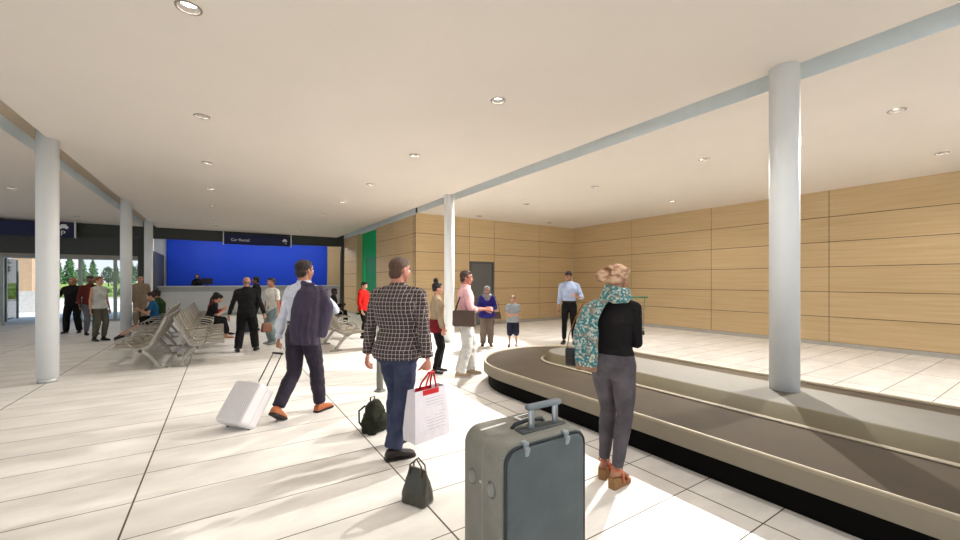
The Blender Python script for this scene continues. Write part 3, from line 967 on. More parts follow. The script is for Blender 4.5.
def belt(b, root, z, m, t=.016):
    bm = bmesh.new(); r0 = b.rings(z-.009, z+.009, t); r1 = b.rings(z-.009, z+.009, t-.012)
    ring_loft(bm, [r0[0], r0[-1], r1[-1], r1[0], r0[0]], True, False)
    return obj('belt', bm, m, root, True)

# ---- 1 man with the jacket over his shoulder, pulling the white case
b = Body(1.875, fat=1.02, twist=-8, hyaw=-6, lf=(-.12,-.27,.075), rf=(.11,.19,0), lfp=-32, lfy=6, rfy=-8, lean=2,
         lh=(-.325,-.02,.815), le=(-.4,-1,0), lhn=(.9,.3,0), lcurl=1.3, rh=(.155,.17,1.44), re=(1,-.3,-.9), rhd=(-.15,-.5,.6), rhn=(-.6,.2,-.5), rcurl=1.4)
suit = cloth('dark plum suit cloth', (48,42,54), .8, .5)
p1 = person('man in a white shirt with a dark jacket over one shoulder, wheeling a white case', (.80,5.15), 45, b, 'tan', .006)
shirt(b, p1, cloth('white shirt cotton', (206,210,222), .8, .5), hem=.585, t=.016, upto=.965, wr=.008, cuffs=True, seed=3, vox=.007)
trousers(b, p1, suit, t=.016, loose=.012, upto=.975, wr=.007, top=.60, vox=.007); belt(b, p1, .600, mat('belt leather', (30,22,18), .4), .020)
tanl = mat('tan shoe leather', (168,92,48), .35, coat=.3); shoes(b, p1, tanl, mat('dark sole', (34,26,22), .7, var=0), .006)
hair(b, p1, 'short', (44,32,26)); face_bits(b, p1)
# jacket hung from the right shoulder
bm = bmesh.new(); k = b.k
sh = b.sh['r']
def slab(c, half_w, half_t, yaw, p=2.6, n=26):
    ax = V((math.cos(yaw), math.sin(yaw), 0)); ay = V((-ax.y, ax.x, 0)); return oval(V(c), ax, ay, half_w, half_t, n, p)
ring_loft(bm, [slab((.085,-.02,1.555), .035,.03,.0), slab((.13,-.045,1.54), .10,.055,.0), slab((.165,-.07,1.48), .125,.080,.1), slab((.18,-.10,1.38), .138,.084,.15),
               slab((.185,-.13,1.24), .140,.080,.12), slab((.18,-.15,1.10), .142,.076,.08), slab((.172,-.158,.98), .145,.068,.05), slab((.165,-.160,.90), .147,.064,.05), slab((.165,-.160,.872), .147,.060,.05)])
chain(bm, [V((.30,-.03,1.44)), V((.355,-.04,1.30)), V((.345,-.07,1.14)), V((.335,-.09,1.00))], [.062,.075,.068,.052])      # hanging sleeve
chain(bm, [V((.06,-.10,1.46)), V((.045,-.185,1.28)), V((.04,-.20,1.08)), V((.05,-.195,.92))], [.05,.05,.048,.04])
ellipsoid(bm, (.20,.03,1.50), (.10,.11,.05)); ellipsoid(bm, (.24,.06,1.36), (.09,.09,.12))
for fx, zt, zb, rr_ in ((.10,1.44,.90,.020), (.165,1.47,.89,.024), (.235,1.40,.90,.020)):
    chain(bm, [V((fx,-.10,zt)), V((fx+.01,-.19,1.25)), V((fx-.005,-.222,1.05)), V((fx+.01,-.222,zb))], [rr_*.7, rr_, rr_*1.1, rr_*.8])
tube(bm, [(.03,.02,1.56),(.06,-.06,1.575),(.14,-.085,1.56),(.20,-.05,1.55)], .030, 10)
fuse('jacket', bm, cloth('plum jacket cloth', (68,61,78), .8, .6), p1, .008, 2, .010, 12, 4, .3)

# ---- 2 man in the checked shirt with the shopping bag
b = Body(1.85, fat=1.20, twist=6, hyaw=-28, hpitch=4, lf=(-.10,.11,0), rf=(.05,-.16,0), lfy=-6, rfy=-42, lh=(-.36,.02,.80), rh=(.345,-.03,.80), le=(-.3,-1,0), re=(.4,-1,0),
         lcurl=.5, rcurl=1.35, rhd=(0,.05,-1), rhn=(-1,.3,0), legfat=.92)
p2 = person('heavy man in a brown checked shirt and jeans holding a white shopping bag', (1.385,3.575), 38, b, 'rosy', .006)
shirt(b, p2, plaid_mat(), hem=.485, t=.022, upto=.955, flare=.02, wr=.009, cuffs=True, seed=5, vox=.007)
trousers(b, p2, jeans('blue denim', (56,62,84)), t=.020, loose=.022, upto=.985, wr=.009, vox=.007)
shoes(b, p2, mat('dark brown shoe leather', (42,32,28), .45), mat('dark sole', (34,26,22), .7), .006)
hair(b, p2, 'crop', (84,58,44)); face_bits(b, p2)
PL = (b, p2)

# ---- 4 woman with the headwrap and teal scarf
b = Body(1.68, True, fat=1.04, legfat=1.06, heel=.065, twist=4, hyaw=-10, hpitch=2, lf=(-.085,.03,0), rf=(.062,-.055,0), lfy=12, rfy=-8, lfp=-14, rfp=-14,
         rh=(-.05,.22,1.13), re=(1,-.55,-.35), rhd=(-1,.1,.1), rhn=(0,-1,0), lh=(.02,.23,1.09), le=(-1,-.1,-.9), lhd=(.8,-.45,.1), lhn=(-.3,-1,0), lean=6)
p4 = person('woman in a black top and grey jeans with a beige headwrap and teal scarf', (2.625,2.115), 14, b, 'tan', .006)
shirt(b, p4, cloth('black jersey', (24,21,22), .8, .4), 'top', hem=.575, t=.010, upto=.985, wr=.004, collar_=False, neck=.84, vox=.006)
gj = jeans('washed grey denim', (78,73,77), .6)
o = trousers(b, p4, gj, 'jeans', t=.006, loose=-.002, upto=.99, wr=.003, top=.615, vox=.006)
for sg in (-1, 1):      # back pockets
    pass
wed = mat('cork wedge', (150,112,70), .8, bump=.3, bscale=150); strapm = mat('sandal leather', (196,104,72), .5)
for sd in 'lr':
    d, l, u = b.footframe(sd); a = b.ank[sd]; y = math.radians(b.fy[sd]); fd = V((math.sin(-y), math.cos(y), 0)); g = V((a.x, a.y, 0))
    sl = empty('sandal') ; sl.parent = p4
    bm = bmesh.new(); rg = []
    for yy, w_, h in ((-.075,.028,.085),(-.04,.034,.088),(.02,.033,.070),(.08,.040,.038),(.13,.040,.028),(.165,.022,.024)):
        c = g + fd*yy; rg.append([c - l*w_, c + l*w_, c + l*w_*1.02 + V((0,0,h)), c - l*w_*1.02 + V((0,0,h))])
    ring_loft(bm, rg); obj('wedge_sole', bm, wed, sl)
    for q0, zz, w_ in ((.085,.072,.047), (.03,.10,.043)):
        bm = bmesh.new(); pts = [g + fd*q0 + l*(w_*math.cos(t)) + V((0,0,.035 + (zz-.02)*math.sin(t))) for t in [PI*i/10 for i in range(11)]]; tube(bm, pts, .009, 8); obj('strap', bm, strapm, sl, True)
    bm = bmesh.new(); tube(bm, [a + V((.040*math.cos(t), .045*math.sin(t), -.004)) for t in [2*PI*i/16 for i in range(17)]], .006, 8); obj('ankle_strap', bm, strapm, sl, True)
# headwrap with a knotted bun
bm = bmesh.new(); hs = b.hs
ellipsoid(bm, b.hp(0,-.012,.052), (.092*hs,.104*hs,.094*hs), b.hR, 3); ellipsoid(bm, b.hp(0,-.06,.0), (.080*hs,.066*hs,.070*hs), b.hR, 3)
ellipsoid(bm, b.hp(-.055,-.150,.030), (.060*hs,.056*hs,.054*hs), b.hR, 3); tube(bm, [b.hp(-.03 + .060*math.cos(t), -.100-.025*math.cos(t), .055 + .056*math.sin(t)) for t in [2*PI*i/20 for i in range(21)]], .016, 8)
ellipsoid(bm, b.hp(.045,.03,.085), (.045*hs,.05*hs,.035*hs), b.hR, 2)
wrapm, t, p = new_mat('headwrap cloth'); co = t.coords()
t.put(p.inputs['Base Color'], t.mix(t.ramp(t.noise(t.mapping(co,(1,1,2),(.9,.5,0)), 16, 2), .42, .6), lin((206,172,140)), lin((150,110,84)))); p.inputs['Roughness'].default_value = .8
fuse('headwrap', bm, wrapm, p4, .006, 4, .0025, 22, 3, 1.6); face_bits(b, p4)
# scarf
scm, t, p = new_mat('patterned scarf'); co = t.coords()
n1 = t.ramp(t.noise(co, 50, 2), .49, .54); n2 = t.ramp(t.noise(t.mapping(co,(1.3,1.1,.8),(1,2,0)), 80, 2), .50, .54); zz = t.sep(co)[2]
c = t.mix(n1, lin((54,128,130)), lin((196,198,184))); c = t.mix(t.math('MULTIPLY', n2, .6), c, lin((26,90,106))); c = t.mix(t.math('MULTIPLY', t.ramp(t.noise(co, 19, 2), .56, .60), .7), c, lin((128,112,92)))
edge = t.math('LESS_THAN', t.math('ADD', zz, t.math('MULTIPLY', t.noise(co, 12), .05)), .945)
c = t.mix(t.math('MULTIPLY', edge, .8), c, lin((150,100,60)))
t.put(p.inputs['Base Color'], c); p.inputs['Roughness'].default_value = .8; t.put(p.inputs['Normal'], t.bump(t.noise(t.mapping(co,(3,3,.6)), 14, 2), .7, .02))
bm = bmesh.new(); n0 = b.spine(.845)
for r, z, th in ((.085,.005,.034),(.078,.045,.030),(.095,-.025,.030)):
    tube(bm, [n0 + V((r*math.cos(t_)*1.1, r*math.sin(t_)+.006, z - .02*math.sin(t_) + .01*math.sin(3*t_+r*90))) for t_ in [2*PI*i/24 for i in range(25)]], th, 10)
def wide(c, w_, th, yaw): return slab(c, w_, th, yaw, 3)
ring_loft(bm, [wide((-.045,.03,1.455),.060,.032,.1), wide((-.085,-.045,1.44),.070,.038,.2), wide((-.120,-.105,1.38),.078,.034,.35), wide((-.140,-.135,1.27),.082,.028,.4), wide((-.150,-.145,1.12),.085,.026,.4),
               wide((-.152,-.150,1.00),.085,.022,.4), wide((-.152,-.155,.885),.082,.018,.4)])
ring_loft(bm, [wide((-.11,.03,1.44),.055,.034,-.9), wide((-.185,-.03,1.37),.065,.030,-.7), wide((-.225,-.08,1.24),.070,.024,-.3), wide((-.235,-.11,1.12),.060,.020,0), wide((-.225,-.12,1.03),.035,.014,0)])
fuse('scarf', bm, scm, p4, .007, 3, .012, 14, 6, .35)
P4 = (b, p4)

# ---- 6 woman with the top bun
b = Body(1.60, True, hyaw=4, hpitch=6, lf=(-.07,.05,0), rf=(.07,-.04,0), rh=(.22,.10,.76), lh=(-.2,.15,.78), lcurl=.6, rcurl=.6)
p = person('woman with a black topknot in a long beige jumper, left of the slim column', (3.13,6.26), -22, b, 'fair')
shirt(b, p, cloth('maroon shirt tail', (112,26,34), .8), 'underskirt', hem=.455, upto=0, t=.022, neck=.6, collar_=False, flare=.035)
shirt(b, p, cloth('beige knit', (168,150,124), .9), 'jumper', hem=.49, upto=.93, t=.020, flare=.03, collar_=False, wr=.006)
trousers(b, p, cloth('black trouser cloth', (20,19,20)), t=.006, upto=.985)
shoes(b, p, mat('black shoe leather', (20,18,18), .4)); hair(b, p, 'topbun', (18,14,14)); face_bits(b, p)

# ---- 7 man in the pink shirt
b = Body(1.80, fat=1.04, hyaw=-4, lf=(-.09,.10,0), rf=(.09,-.10,0), rfy=-6, rh=(.17,.33,1.13), re=(.5,-1,-.6), rhd=(-.1,1,.05), rhn=(-1,0,-.3), lh=(-.10,.34,1.12), le=(-.5,-1,-.6), lhd=(.3,1,.1), lhn=(1,0,-.3), hpitch=2)
p7 = person('man in a pink shirt and white trousers, right of the slim column', (3.45,5.82), -26, b, 'rosy')
shirt(b, p7, cloth('pink shirt cotton', (232,180,184), .8), hem=.575, t=.015, upto=.66, loose=.01, cuffs=False, seed=8)
trousers(b, p7, cloth('white trouser cotton', (206,204,198), .85), t=.018, loose=.03, upto=.99, wr=.010)
shoes(b, p7, mat('sand suede', (178,156,128), .8), mat('pale sole', (200,190,176), .7)); hair(b, p7, 'short', (70,50,40)); face_bits(b, p7)
bm = bmesh.new(); tube(bm, [b.hp(-.075,.0,.01), b.hp(-.05,.095,.006), b.hp(0,.10,.008), b.hp(.05,.095,.006), b.hp(.08,.0,.01)], .003, 6); obj('glasses', bm, mat('glasses frame', (30,28,28), .3), p7, True)
P7 = (b, p7)

# ---- 8 woman in the grey headscarf
b = Body(1.50, True, fat=1.12, hpitch=16, hyaw=0, lf=(-.09,.03,0), rf=(.10,0,0), rh=(.05,.27,.93), re=(.9,-.5,-.5), rhd=(-.5,.8,.1), rhn=(-.3,0,1), lh=(-.05,.27,.93), le=(-.9,-.5,-.5), lhd=(.5,.8,.1), lhn=(.3,0,1), lean=4)
p8 = person('woman in a grey headscarf and navy blue top looking at her phone', (5.48,8.18), 238, b, 'tan')
shirt(b, p8, cloth('navy blue tunic cloth', (38,34,112), .8), 'tunic', hem=.47, t=.024, upto=.95, flare=.03, collar_=False, wr=.007)
trousers(b, p8, cloth('taupe trouser cloth', (112,98,88)), t=.02, loose=.02, upto=.98); shoes(b, p8, mat('brown shoe leather', (90,66,52), .5)); face_bits(b, p8)
bm = bmesh.new()
ellipsoid(bm, b.hp(0,-.026,.042), tuple(x*b.hs for x in (.086,.096,.088)), b.hR, 3); ellipsoid(bm, b.hp(0,-.04,-.05), tuple(x*b.hs for x in (.084,.072,.09)), b.hR, 3)
for sg in (-1,1): chain(bm, [b.hp(sg*.072,.0,.03), b.hp(sg*.066,.02,-.06), b.hp(sg*.03,.05,-.125)], [.022,.026,.03])
tube(bm, [b.spine(.835) + V((.085*math.cos(t), .075*math.sin(t)+.02, .01-.02*math.sin(t))) for t in [2*PI*i/20 for i in range(21)]], .038, 10)
ellipsoid(bm, b.spine(.80) + V((0,.09,0)), (.075,.04,.085))
fuse('headscarf', bm, cloth('grey headscarf cloth', (132,128,136), .85), p8, .008, 3, .006, 22, 2)
P8 = (b, p8)

# ---- 9 boy
b = Body(1.25, fat=1.08, lf=(-.08,.02,0), rf=(.09,0,0), rh=(-.01,.165,.80), re=(1,-.1,-.5), rhd=(-1,.1,0), rhn=(0,-1,0), lh=(.03,.185,.775), le=(-1,-.1,-.5), lhd=(1,.05,0), lhn=(0,-1,0))
p = person('small boy in a grey t-shirt and dark shorts with folded arms', (5.93,7.72), 236, b, 'fair')
shirt(b, p, cloth('grey tee cotton', (150,156,160)), 't_shirt', hem=.49, t=.018, upto=.34, loose=.02, flare=.02, collar_=False)
trousers(b, p, cloth('navy shorts cloth', (36,38,54)), 'shorts', t=.020, upto=.50, loose=.03); shoes(b, p, mat('boy shoe', (120,84,64), .6)); hair(b, p, 'crop', (92,62,42)); face_bits(b, p)

# ---- 10 man in the light blue shirt
b = Body(1.88, fat=.98, hpitch=24, hyaw=-16, lf=(-.12,.02,0), rf=(.13,0,0), rh=(.27,.04,.86), lh=(-.19,.27,1.22), le=(-.6,-.4,-1), lhd=(.3,.5,.5), lhn=(1,0,-.2), lcurl=.9, lean=2)
p = person('tall man in a light blue shirt looking down, beyond the carousel end', (7.41,7.31), 222, b, 'tan')
shirt(b, p, cloth('light blue shirt cotton', (172,186,214), .8), hem=.58, t=.014, upto=.80, loose=.004, seed=9, cuffs=False)
trousers(b, p, cloth('black trouser cloth', (20,19,20)), t=.008, upto=.95); shoes(b, p, mat('black shoe leather', (20,18,18), .4)); hair(b, p, 'quiff', (32,22,18)); face_bits(b, p)
belt(b, p, .585, mat('belt leather', (30,22,18), .4), .017)

# ---- 11 bald man in black
b = Body(1.72, fat=1.08, lf=(-.17,-.04,0), rf=(.17,.04,0), lfy=14, rfy=-12, lh=(-.35,.03,.83), rh=(.35,.05,.84), hyaw=4)
p = person('bald man dressed all in black with his back turned, between the benches', (.47,10.48), 82, b, 'tan')
shirt(b, p, cloth('black shirt cloth', (26,25,26)), hem=.57, t=.016, upto=.97, wr=.007); trousers(b, p, cloth('black trouser cloth', (20,19,20)), t=.02, loose=.02, upto=.99)
shoes(b, p, mat('black shoe leather', (20,18,18), .4)); hair(b, p, 'fringe', (120,96,80))

# ---- 12 young man in the white tee
b = Body(1.70, fat=.96, lf=(-.10,.03,0), rf=(.12,-.05,0), hyaw=-14, lh=(-.25,.03,.80), rh=(.25,.02,.80))
p12 = person('young man in a white t-shirt and ripped light jeans beside the man in black', (1.07,11.4), 214, b, 'tan')
shirt(b, p12, cloth('white tee cotton', (214,210,202)), 't_shirt', hem=.50, t=.014, upto=.36, loose=.02, collar_=False); 
trousers(b, p12, jeans('pale ripped denim', (120,138,138), .7), 'jeans', t=.014, loose=.012, upto=.98); shoes(b, p12, mat('grey canvas shoe', (150,150,146), .8)); hair(b, p12, 'quiff', (30,20,16)); face_bits(b, p12)
P12 = (b, p12)

# ---- 13 dark figure at the counter
b = Body(1.76, hyaw=0, lf=(-.1,0,0), rf=(.1,0,0), rh=(.2,.26,.98), re=(.4,-1,-.5))
p = person('man in a black jacket half hidden behind the bald man, near the counter', (.93,14.6), 165, b, 'brown', .009)
shirt(b, p, cloth('black shirt cloth', (26,25,26)), 'jacket', hem=.50, t=.026, upto=.97, vox=.009); trousers(b, p, cloth('black trouser cloth', (20,19,20)), t=.012, vox=.009); shoes(b, p, mat('black shoe leather', (20,18,18), .4)); hair(b, p, 'short', (20,15,13)); face_bits(b, p)

# ---- seated people
def seated(H, fem, lean=4, hp=0, hy=0, feet=.46, spread=.09, lh=(-.12,.36,.76), rh=(.12,.36,.76), fat=1, ph=.515, dz=(0,0), **kw):
    return Body(H, fem, pel=(0,0,ph), lean=lean, hpitch=hp, hyaw=hy, lf=(-spread,feet,dz[0]), rf=(spread,feet+.03,dz[1]), lk=(0,.7,1), rk=(0,.7,1), lh=lh, rh=rh, le=(-.6,-.8,-.8), re=(.6,-.8,-.8), fat=fat, **kw)
# 14 ponytail
b = seated(1.66, True, lean=24, hp=20, lh=(-.03,.40,.80), rh=(.04,.42,.80), lhn=(.3,0,1), rhn=(-.3,0,1))
p = person('woman with a black ponytail in black clothes bent over her phone on the bench', (-.36,13.3), 0, b, 'fair', .008)
shirt(b, p, cloth('black tee', (30,29,32)), 't_shirt', hem=.50, t=.014, upto=.36, loose=.01, collar_=False, vox=.008); trousers(b, p, cloth('black trouser cloth', (20,19,20)), t=.008, upto=.93, vox=.008)
shoes(b, p, mat('nude shoe', (176,130,104), .5)); hair(b, p, 'pony', (18,14,14)); face_bits(b, p)
P14 = (b, p)
b = seated(1.66, True, lean=16, hp=16)
p = person('dark haired woman in a red top on the bench, beyond the ponytailed woman', (-.34,14.1), 4, b, 'tan', .008)
shirt(b, p, cloth('red top cloth', (150,40,30)), 'top', hem=.50, t=.014, upto=.94, collar_=False, vox=.009); trousers(b, p, cloth('black trouser cloth', (20,19,20)), t=.008, vox=.009)
shoes(b, p, mat('black shoe leather', (20,18,18), .4)); hair(b, p, 'bob', (20,15,14)); face_bits(b, p)
# 16 woman in blue, bare legs stretched
b = seated(1.68, True, lean=6, hp=12, feet=.80, spread=.05, lh=(-.06,.33,.80), rh=(.05,.38,.80), hy=6, lfp=-20, rfp=-18, dz=(.02,.04), lhn=(.3,0,1), rhn=(-.3,0,1))
p = person('woman in a blue top and black skirt, legs stretched out from the bench', (-1.56,14.3), 182, b, 'fair', .008)
shirt(b, p, cloth('teal blue top cloth', (28,86,130)), 'top', hem=.50, t=.014, upto=.34, loose=.02, collar_=False, vox=.008)
trousers(b, p, cloth('black skirt cloth', (22,20,22)), 'skirt', t=.016, upto=.44, loose=.02, vox=.009); shoes(b, p, mat('black pump', (28,24,24), .4)); hair(b, p, 'bun', (46,24,20)); face_bits(b, p)
# 17 man in green
b = seated(1.78, False, lean=10, fat=1.12, hy=20)
p = person('man in a green jacket on the bench behind the woman in blue', (-1.50,15.05), 165, b, 'tan', .009)
shirt(b, p, cloth('green jacket cloth', (42,66,32)), 'jacket', hem=.50, t=.026, upto=.96, vox=.009); trousers(b, p, cloth('black trouser cloth', (20,19,20)), t=.012, vox=.009); shoes(b, p, mat('black shoe leather', (20,18,18), .4)); hair(b, p, 'short', (20,15,13)); face_bits(b, p)
# 22 man in black on the far bench
b = seated(1.80, False, lean=6, fat=1.0)
p = person('man in black sitting on the far bench near the green doorway', (3.22,14.55), -6, b, 'dark', .009)
shirt(b, p, cloth('black shirt cloth', (26,25,26)), 'jacket', hem=.50, t=.022, upto=.96, vox=.009); trousers(b, p, cloth('black trouser cloth', (20,19,20)), t=.014, vox=.009); shoes(b, p, mat('black shoe leather', (20,18,18), .4)); hair(b, p, 'crop', (14,11,10)); face_bits(b, p)

# ---- 15 clerk
b = Body(1.66, True, lh=(-.12,.30,.98), rh=(.12,.32,.98), le=(-.6,-.8,-.5), re=(.6,-.8,-.5))
p = person('woman in black with dark hair standing behind the counter', (-.98,23.15,.30), 255, b, 'tan', .009)
shirt(b, p, cloth('black blouse', (22,21,24)), 'blouse', hem=.50, t=.018, upto=.96, vox=.009); trousers(b, p, cloth('black trouser cloth', (20,19,20)), t=.012, vox=.01); shoes(b, p, mat('black shoe leather', (20,18,18), .4)); hair(b, p, 'long', (26,18,16)); face_bits(b, p)

# ---- 18 older man in beige
b = Body(1.80, fat=1.08, lf=(-.12,0,0), rf=(.12,.03,0), lh=(-.27,.05,.85), rh=(.25,.16,.90))
p = person('older grey haired man in a beige suit standing between the two far columns', (-2.42,18.35), 268, b, 'rosy', .009)
bg = cloth('beige suit cloth', (142,126,106)); shirt(b, p, bg, 'jacket', hem=.46, t=.028, upto=.97, flare=.015, vox=.009); trousers(b, p, bg, t=.018, loose=.015, vox=.009)
shoes(b, p, mat('brown shoe leather', (90,66,52), .5)); hair(b, p, 'fringe', (150,142,134)); face_bits(b, p)
# ---- 19 woman in sleeveless grey top
b = Body(1.74, True, lf=(-.09,.03,0), rf=(.09,-.03,0), rh=(.23,.04,.83), lh=(-.23,.05,.83), hyaw=0)
p = person('woman in a pale sleeveless top and black ankle boots near the exit', (-2.76,14.47), -42, b, 'fair', .008)
shirt(b, p, cloth('pale grey top cloth', (188,192,186)), 'top', hem=.505, t=.018, upto=.0, flare=.015, collar_=False, vox=.008); trousers(b, p, cloth('olive grey trouser cloth', (88,86,72)), t=.010, loose=.004, upto=.93, vox=.008)
shoes(b, p, mat('black shoe leather', (20,18,18), .4), boot=.28, name='boot'); hair(b, p, 'bun', (128,70,44)); face_bits(b, p)
# ---- 20 person behind her
b = Body(1.78, lf=(-.1,0,0), rf=(.1,.03,0), hyaw=0)
p = person('man in a maroon shirt half hidden behind the woman in the sleeveless top', (-3.30,16.3), -60, b, 'brown', .009)
shirt(b, p, cloth('maroon shirt cloth', (96,40,34)), hem=.50, t=.016, upto=.9, vox=.009); trousers(b, p, cloth('grey trouser cloth', (98,98,104)), t=.014, vox=.009); shoes(b, p, mat('black shoe leather', (20,18,18), .4)); hair(b, p, 'crop', (60,40,28)); face_bits(b, p)
# ---- 21 man in black near doors
b = Body(1.74, fat=1.1, lf=(-.16,.02,0), rf=(.16,0,0), hyaw=-25, hpitch=-8, rh=(.34,.22,1.03), re=(.6,-.6,-.8), lh=(-.24,.12,1.0), le=(-.7,-.6,-.5))
p = person('man in a black shirt and black trousers looking up, just inside the glass doors', (-3.85,17.13), 262, b, 'tan', .009)
shirt(b, p, cloth('black shirt cloth', (26,25,26)), hem=.50, t=.018, upto=.95, vox=.009); trousers(b, p, cloth('black trouser cloth', (20,19,20)), t=.018, loose=.02, upto=.99, vox=.009); shoes(b, p, mat('black shoe leather', (20,18,18), .4)); hair(b, p, 'fringe', (90,66,50)); face_bits(b, p)
# ---- 23 boy in the red hoodie
b = Body(1.60, lf=(-.09,0,0), rf=(.09,.03,0), hyaw=-10, hpitch=14, lh=(-.22,.06,.77), rh=(.22,.10,.78))
p = person('youth in a red hooded top and black trousers in front of the green wall', (3.33,11.2), -50, b, 'fair', .008)
rd = cloth('red hoodie cotton', (196,26,20)); sh_ = shirt(b, p, rd, 'hoodie', hem=.485, t=.022, upto=.96, collar_=False, vox=.009); trousers(b, p, cloth('black trouser cloth', (20,19,20)), t=.012, vox=.009); shoes(b, p, mat('black shoe leather', (20,18,18), .4)); hair(b, p, 'quiff', (16,13,13)); face_bits(b, p)
bm = bmesh.new(); c0 = b.spine(.835); tube(bm, [c0 + V((.08*math.cos(t), .065*math.sin(t)-.02, .012-.03*math.sin(t))) for t in [2*PI*i/20 for i in range(21)]], .030, 10); ellipsoid(bm, c0 + V((0,-.10,-.03)), (.09,.045,.07)); fuse('hood', bm, rd, p, .008, 3)
# ---------------------------------------------------------------- luggage
steel = mat('brushed steel', (190,190,188), .3, 1)
def fabric_mesh(name, color, sc=420):
    if name in MATS: return MATS[name]
    m, t, p = new_mat(name); co = t.coords(); s = t.sep(co); C_ = lin(color)
    a = t.math('SINE', t.math('MULTIPLY', t.math('ADD', s[0], s[1]), sc)); b_ = t.math('SINE', t.math('MULTIPLY', s[2], sc))
    w = t.math('MULTIPLY', a, b_); cl = t.ramp(t.noise(co, 5, 4), .3, .7)
    c = t.mix(cl, tuple(x*.82 for x in C_[:3])+(1,), tuple(min(1, x*1.18) for x in C_[:3])+(1,))
    c = t.mix(t.math('MULTIPLY', t.ramp(w, -.2, .9), .4), c, tuple(x*.5 for x in C_[:3])+(1,))
    t.put(p.inputs['Base Color'], c); p.inputs['Roughness'].default_value = .65; p.inputs['Specular IOR Level'].default_value = .35
    t.put(p.inputs['Normal'], t.bump(t.math('ADD', t.math('MULTIPLY', w, .15), t.noise(co, 3.5, 2)), .35, .02)); MATS[name] = m
    return m
# big grey suitcase
sc = empty('suitcase', (1.362, 1.672, 0), 0, 'large grey green fabric suitcase in the foreground with a slate front and raised handle', 'suitcase')
W, D, H0, H1 = .56, .35, .045, .83
def ro(w, h, r, y, zc): return [V((u, y, zc + v)) for u, v in rrect(w, h, r, 7)]
zc = (H0+H1)/2; hh = H1 - H0
bm = bmesh.new()
prof = [(-D/2, .030), (-D/2+.004, .014), (-D/2+.016, .003), (-D/2+.03, 0), (0, -.004), (D/2-.03, 0), (D/2-.012, .006), (D/2, .028)]
ring_loft(bm, [ro(W-2*i, hh-2*i, .085-i*.6, y, zc) for y, i in prof])
bd = fabric_mesh('suitcase side cloth', (132,131,122), 520); obj('body', bm, bd, sc, True).data.set_sharp_from_angle(angle=.9)
bm = bmesh.new()
ring_loft(bm, [ro(W-2*i, hh-2*i, .085-i*.6, y, zc) for y, i in [(-D/2+.002,.024), (-D/2-.010,.030), (-D/2-.016,.042), (-D/2-.018,.09)]])
fp = obj('front_panel', bm, fabric_mesh('suitcase front cloth', (88,98,99), 600), sc, True); fp['label'] = 'slate blue front panel'
dk = mat('dark piping', (44,50,52), .5)
def ring_tube(name, w, h, r, y, rad, m, par):
    pts = ro(w, h, r, y, zc); bm = bmesh.new(); tube(bm, pts + pts[:1], rad, 8, False); return obj(name, bm, m, par, True)
ring_tube('piping', W-.036, hh-.036, .074, -D/2-.003, .0058, dk, sc)
ring_tube('piping', W-.010, hh-.010, .083, -D/2+.035, .004, mat('grey piping', (92,96,88), .5), sc)
ring_tube('piping', W-.010, hh-.010, .083, D/2-.035, .004, mat('grey piping', (92,96,88), .5), sc)
ring_tube('zip', W+.004, hh+.004, .088, -.02, .0035, mat('zip teeth', (150,150,142), .4, .5), sc)
for x in (-.14, .125):
    bm = bmesh.new(); box(bm, (x, -D/2-.010, H1-.045), (.030,.030,.050), (.35,0,0), bevel=.009, seg=3); box(bm, (x, -D/2+.004, H1-.012), (.034,.040,.022), bevel=.007)
    obj('strap_clip', bm, mat('clip grey', (136,146,150), .4), sc, True)
for y in (.075, -.095):
    bm = bmesh.new(); ellipsoid(bm, (-W/2-.002, y, .60), (.012,.026,.036)); ft = obj('side_stud', bm, mat('stud metal', (140,142,140), .35, .9), sc, True)
    bm = bmesh.new(); tube(bm, [(-W/2-.002, y + .030*math.cos(t), .60 + .041*math.sin(t)) for t in [2*PI*i/20 for i in range(21)]], .004, 8, False); obj('stud_rim', bm, mat('stud rim', (120,122,118), .4, .6), ft, True)
bm = bmesh.new(); ellipsoid(bm, (-W/2-.003, -.005, .605), (.006,.009,.009)); obj('rivet', bm, steel, sc, True)
# telescopic handle (leans against the front edge)
th = empty('telescopic_handle'); th.parent = sc
for x in (-.015, .15):
    bm = bmesh.new(); box(bm, (x, -.075, .875), (.034,.018,.14), bevel=.006); obj('post', bm, mat('handle aluminium', (176,184,190), .3, .8), th, True)
bm = bmesh.new(); box(bm, (.068, -.075, .948), (.235,.040,.030), bevel=.013, seg=3)
obj('grip', bm, mat('handle grey grip', (112,122,128), .4), th, True)
bm = bmesh.new(); box(bm, (.05, -.075, H1+.003), (.30,.07,.012), bevel=.005); obj('handle_plate', bm, mat('handle base', (56,62,64), .5), sc, True)
bm = bmesh.new(); tube(bm, [(-.10,-.015,H1), (-.08,-.02,H1+.022), (.0,-.02,H1+.03), (.10,-.02,H1+.022), (.12,-.015,H1)], .011, 10); obj('carry_handle', bm, dk, sc, True)
bm = bmesh.new(); box(bm, (.06, .075, H1+.010), (.11,.060,.004), (0.05,0,.12)); tg = obj('luggage_tag', bm, mat('tag paper', (226,226,220), .6), sc)
bm = bmesh.new()
for i in range(9): box(bm, (.022 + i*.009, .07 + i*.001, H1+.0128), (.0022 + .002*(i % 3), .036, .001), (0.05,0,.12))
bk = obj('printed_bars', bm, mat('print black', (40,40,42), .6), tg); bk['kind'] = 'stuff'
bm = bmesh.new(); box(bm, (-.16, .06, H1+.004), (.17,.012,.004), (0,0,.10)); obj('zip_pull', bm, mat('tag paper', (226,226,220), .6), sc)
for x in (-.2, .2):
    for y in (-.12, .12):
        bm = bmesh.new(); tube(bm, [(x-.014,y,.028),(x+.014,y,.028)], .028, 18); obj('wheel', bm, mat('black rubber', (24,24,24), .6), sc, True)
        bm = bmesh.new(); box(bm, (x, y, .050), (.045,.05,.03), bevel=.008); obj('wheel_housing', bm, dk, sc, True)

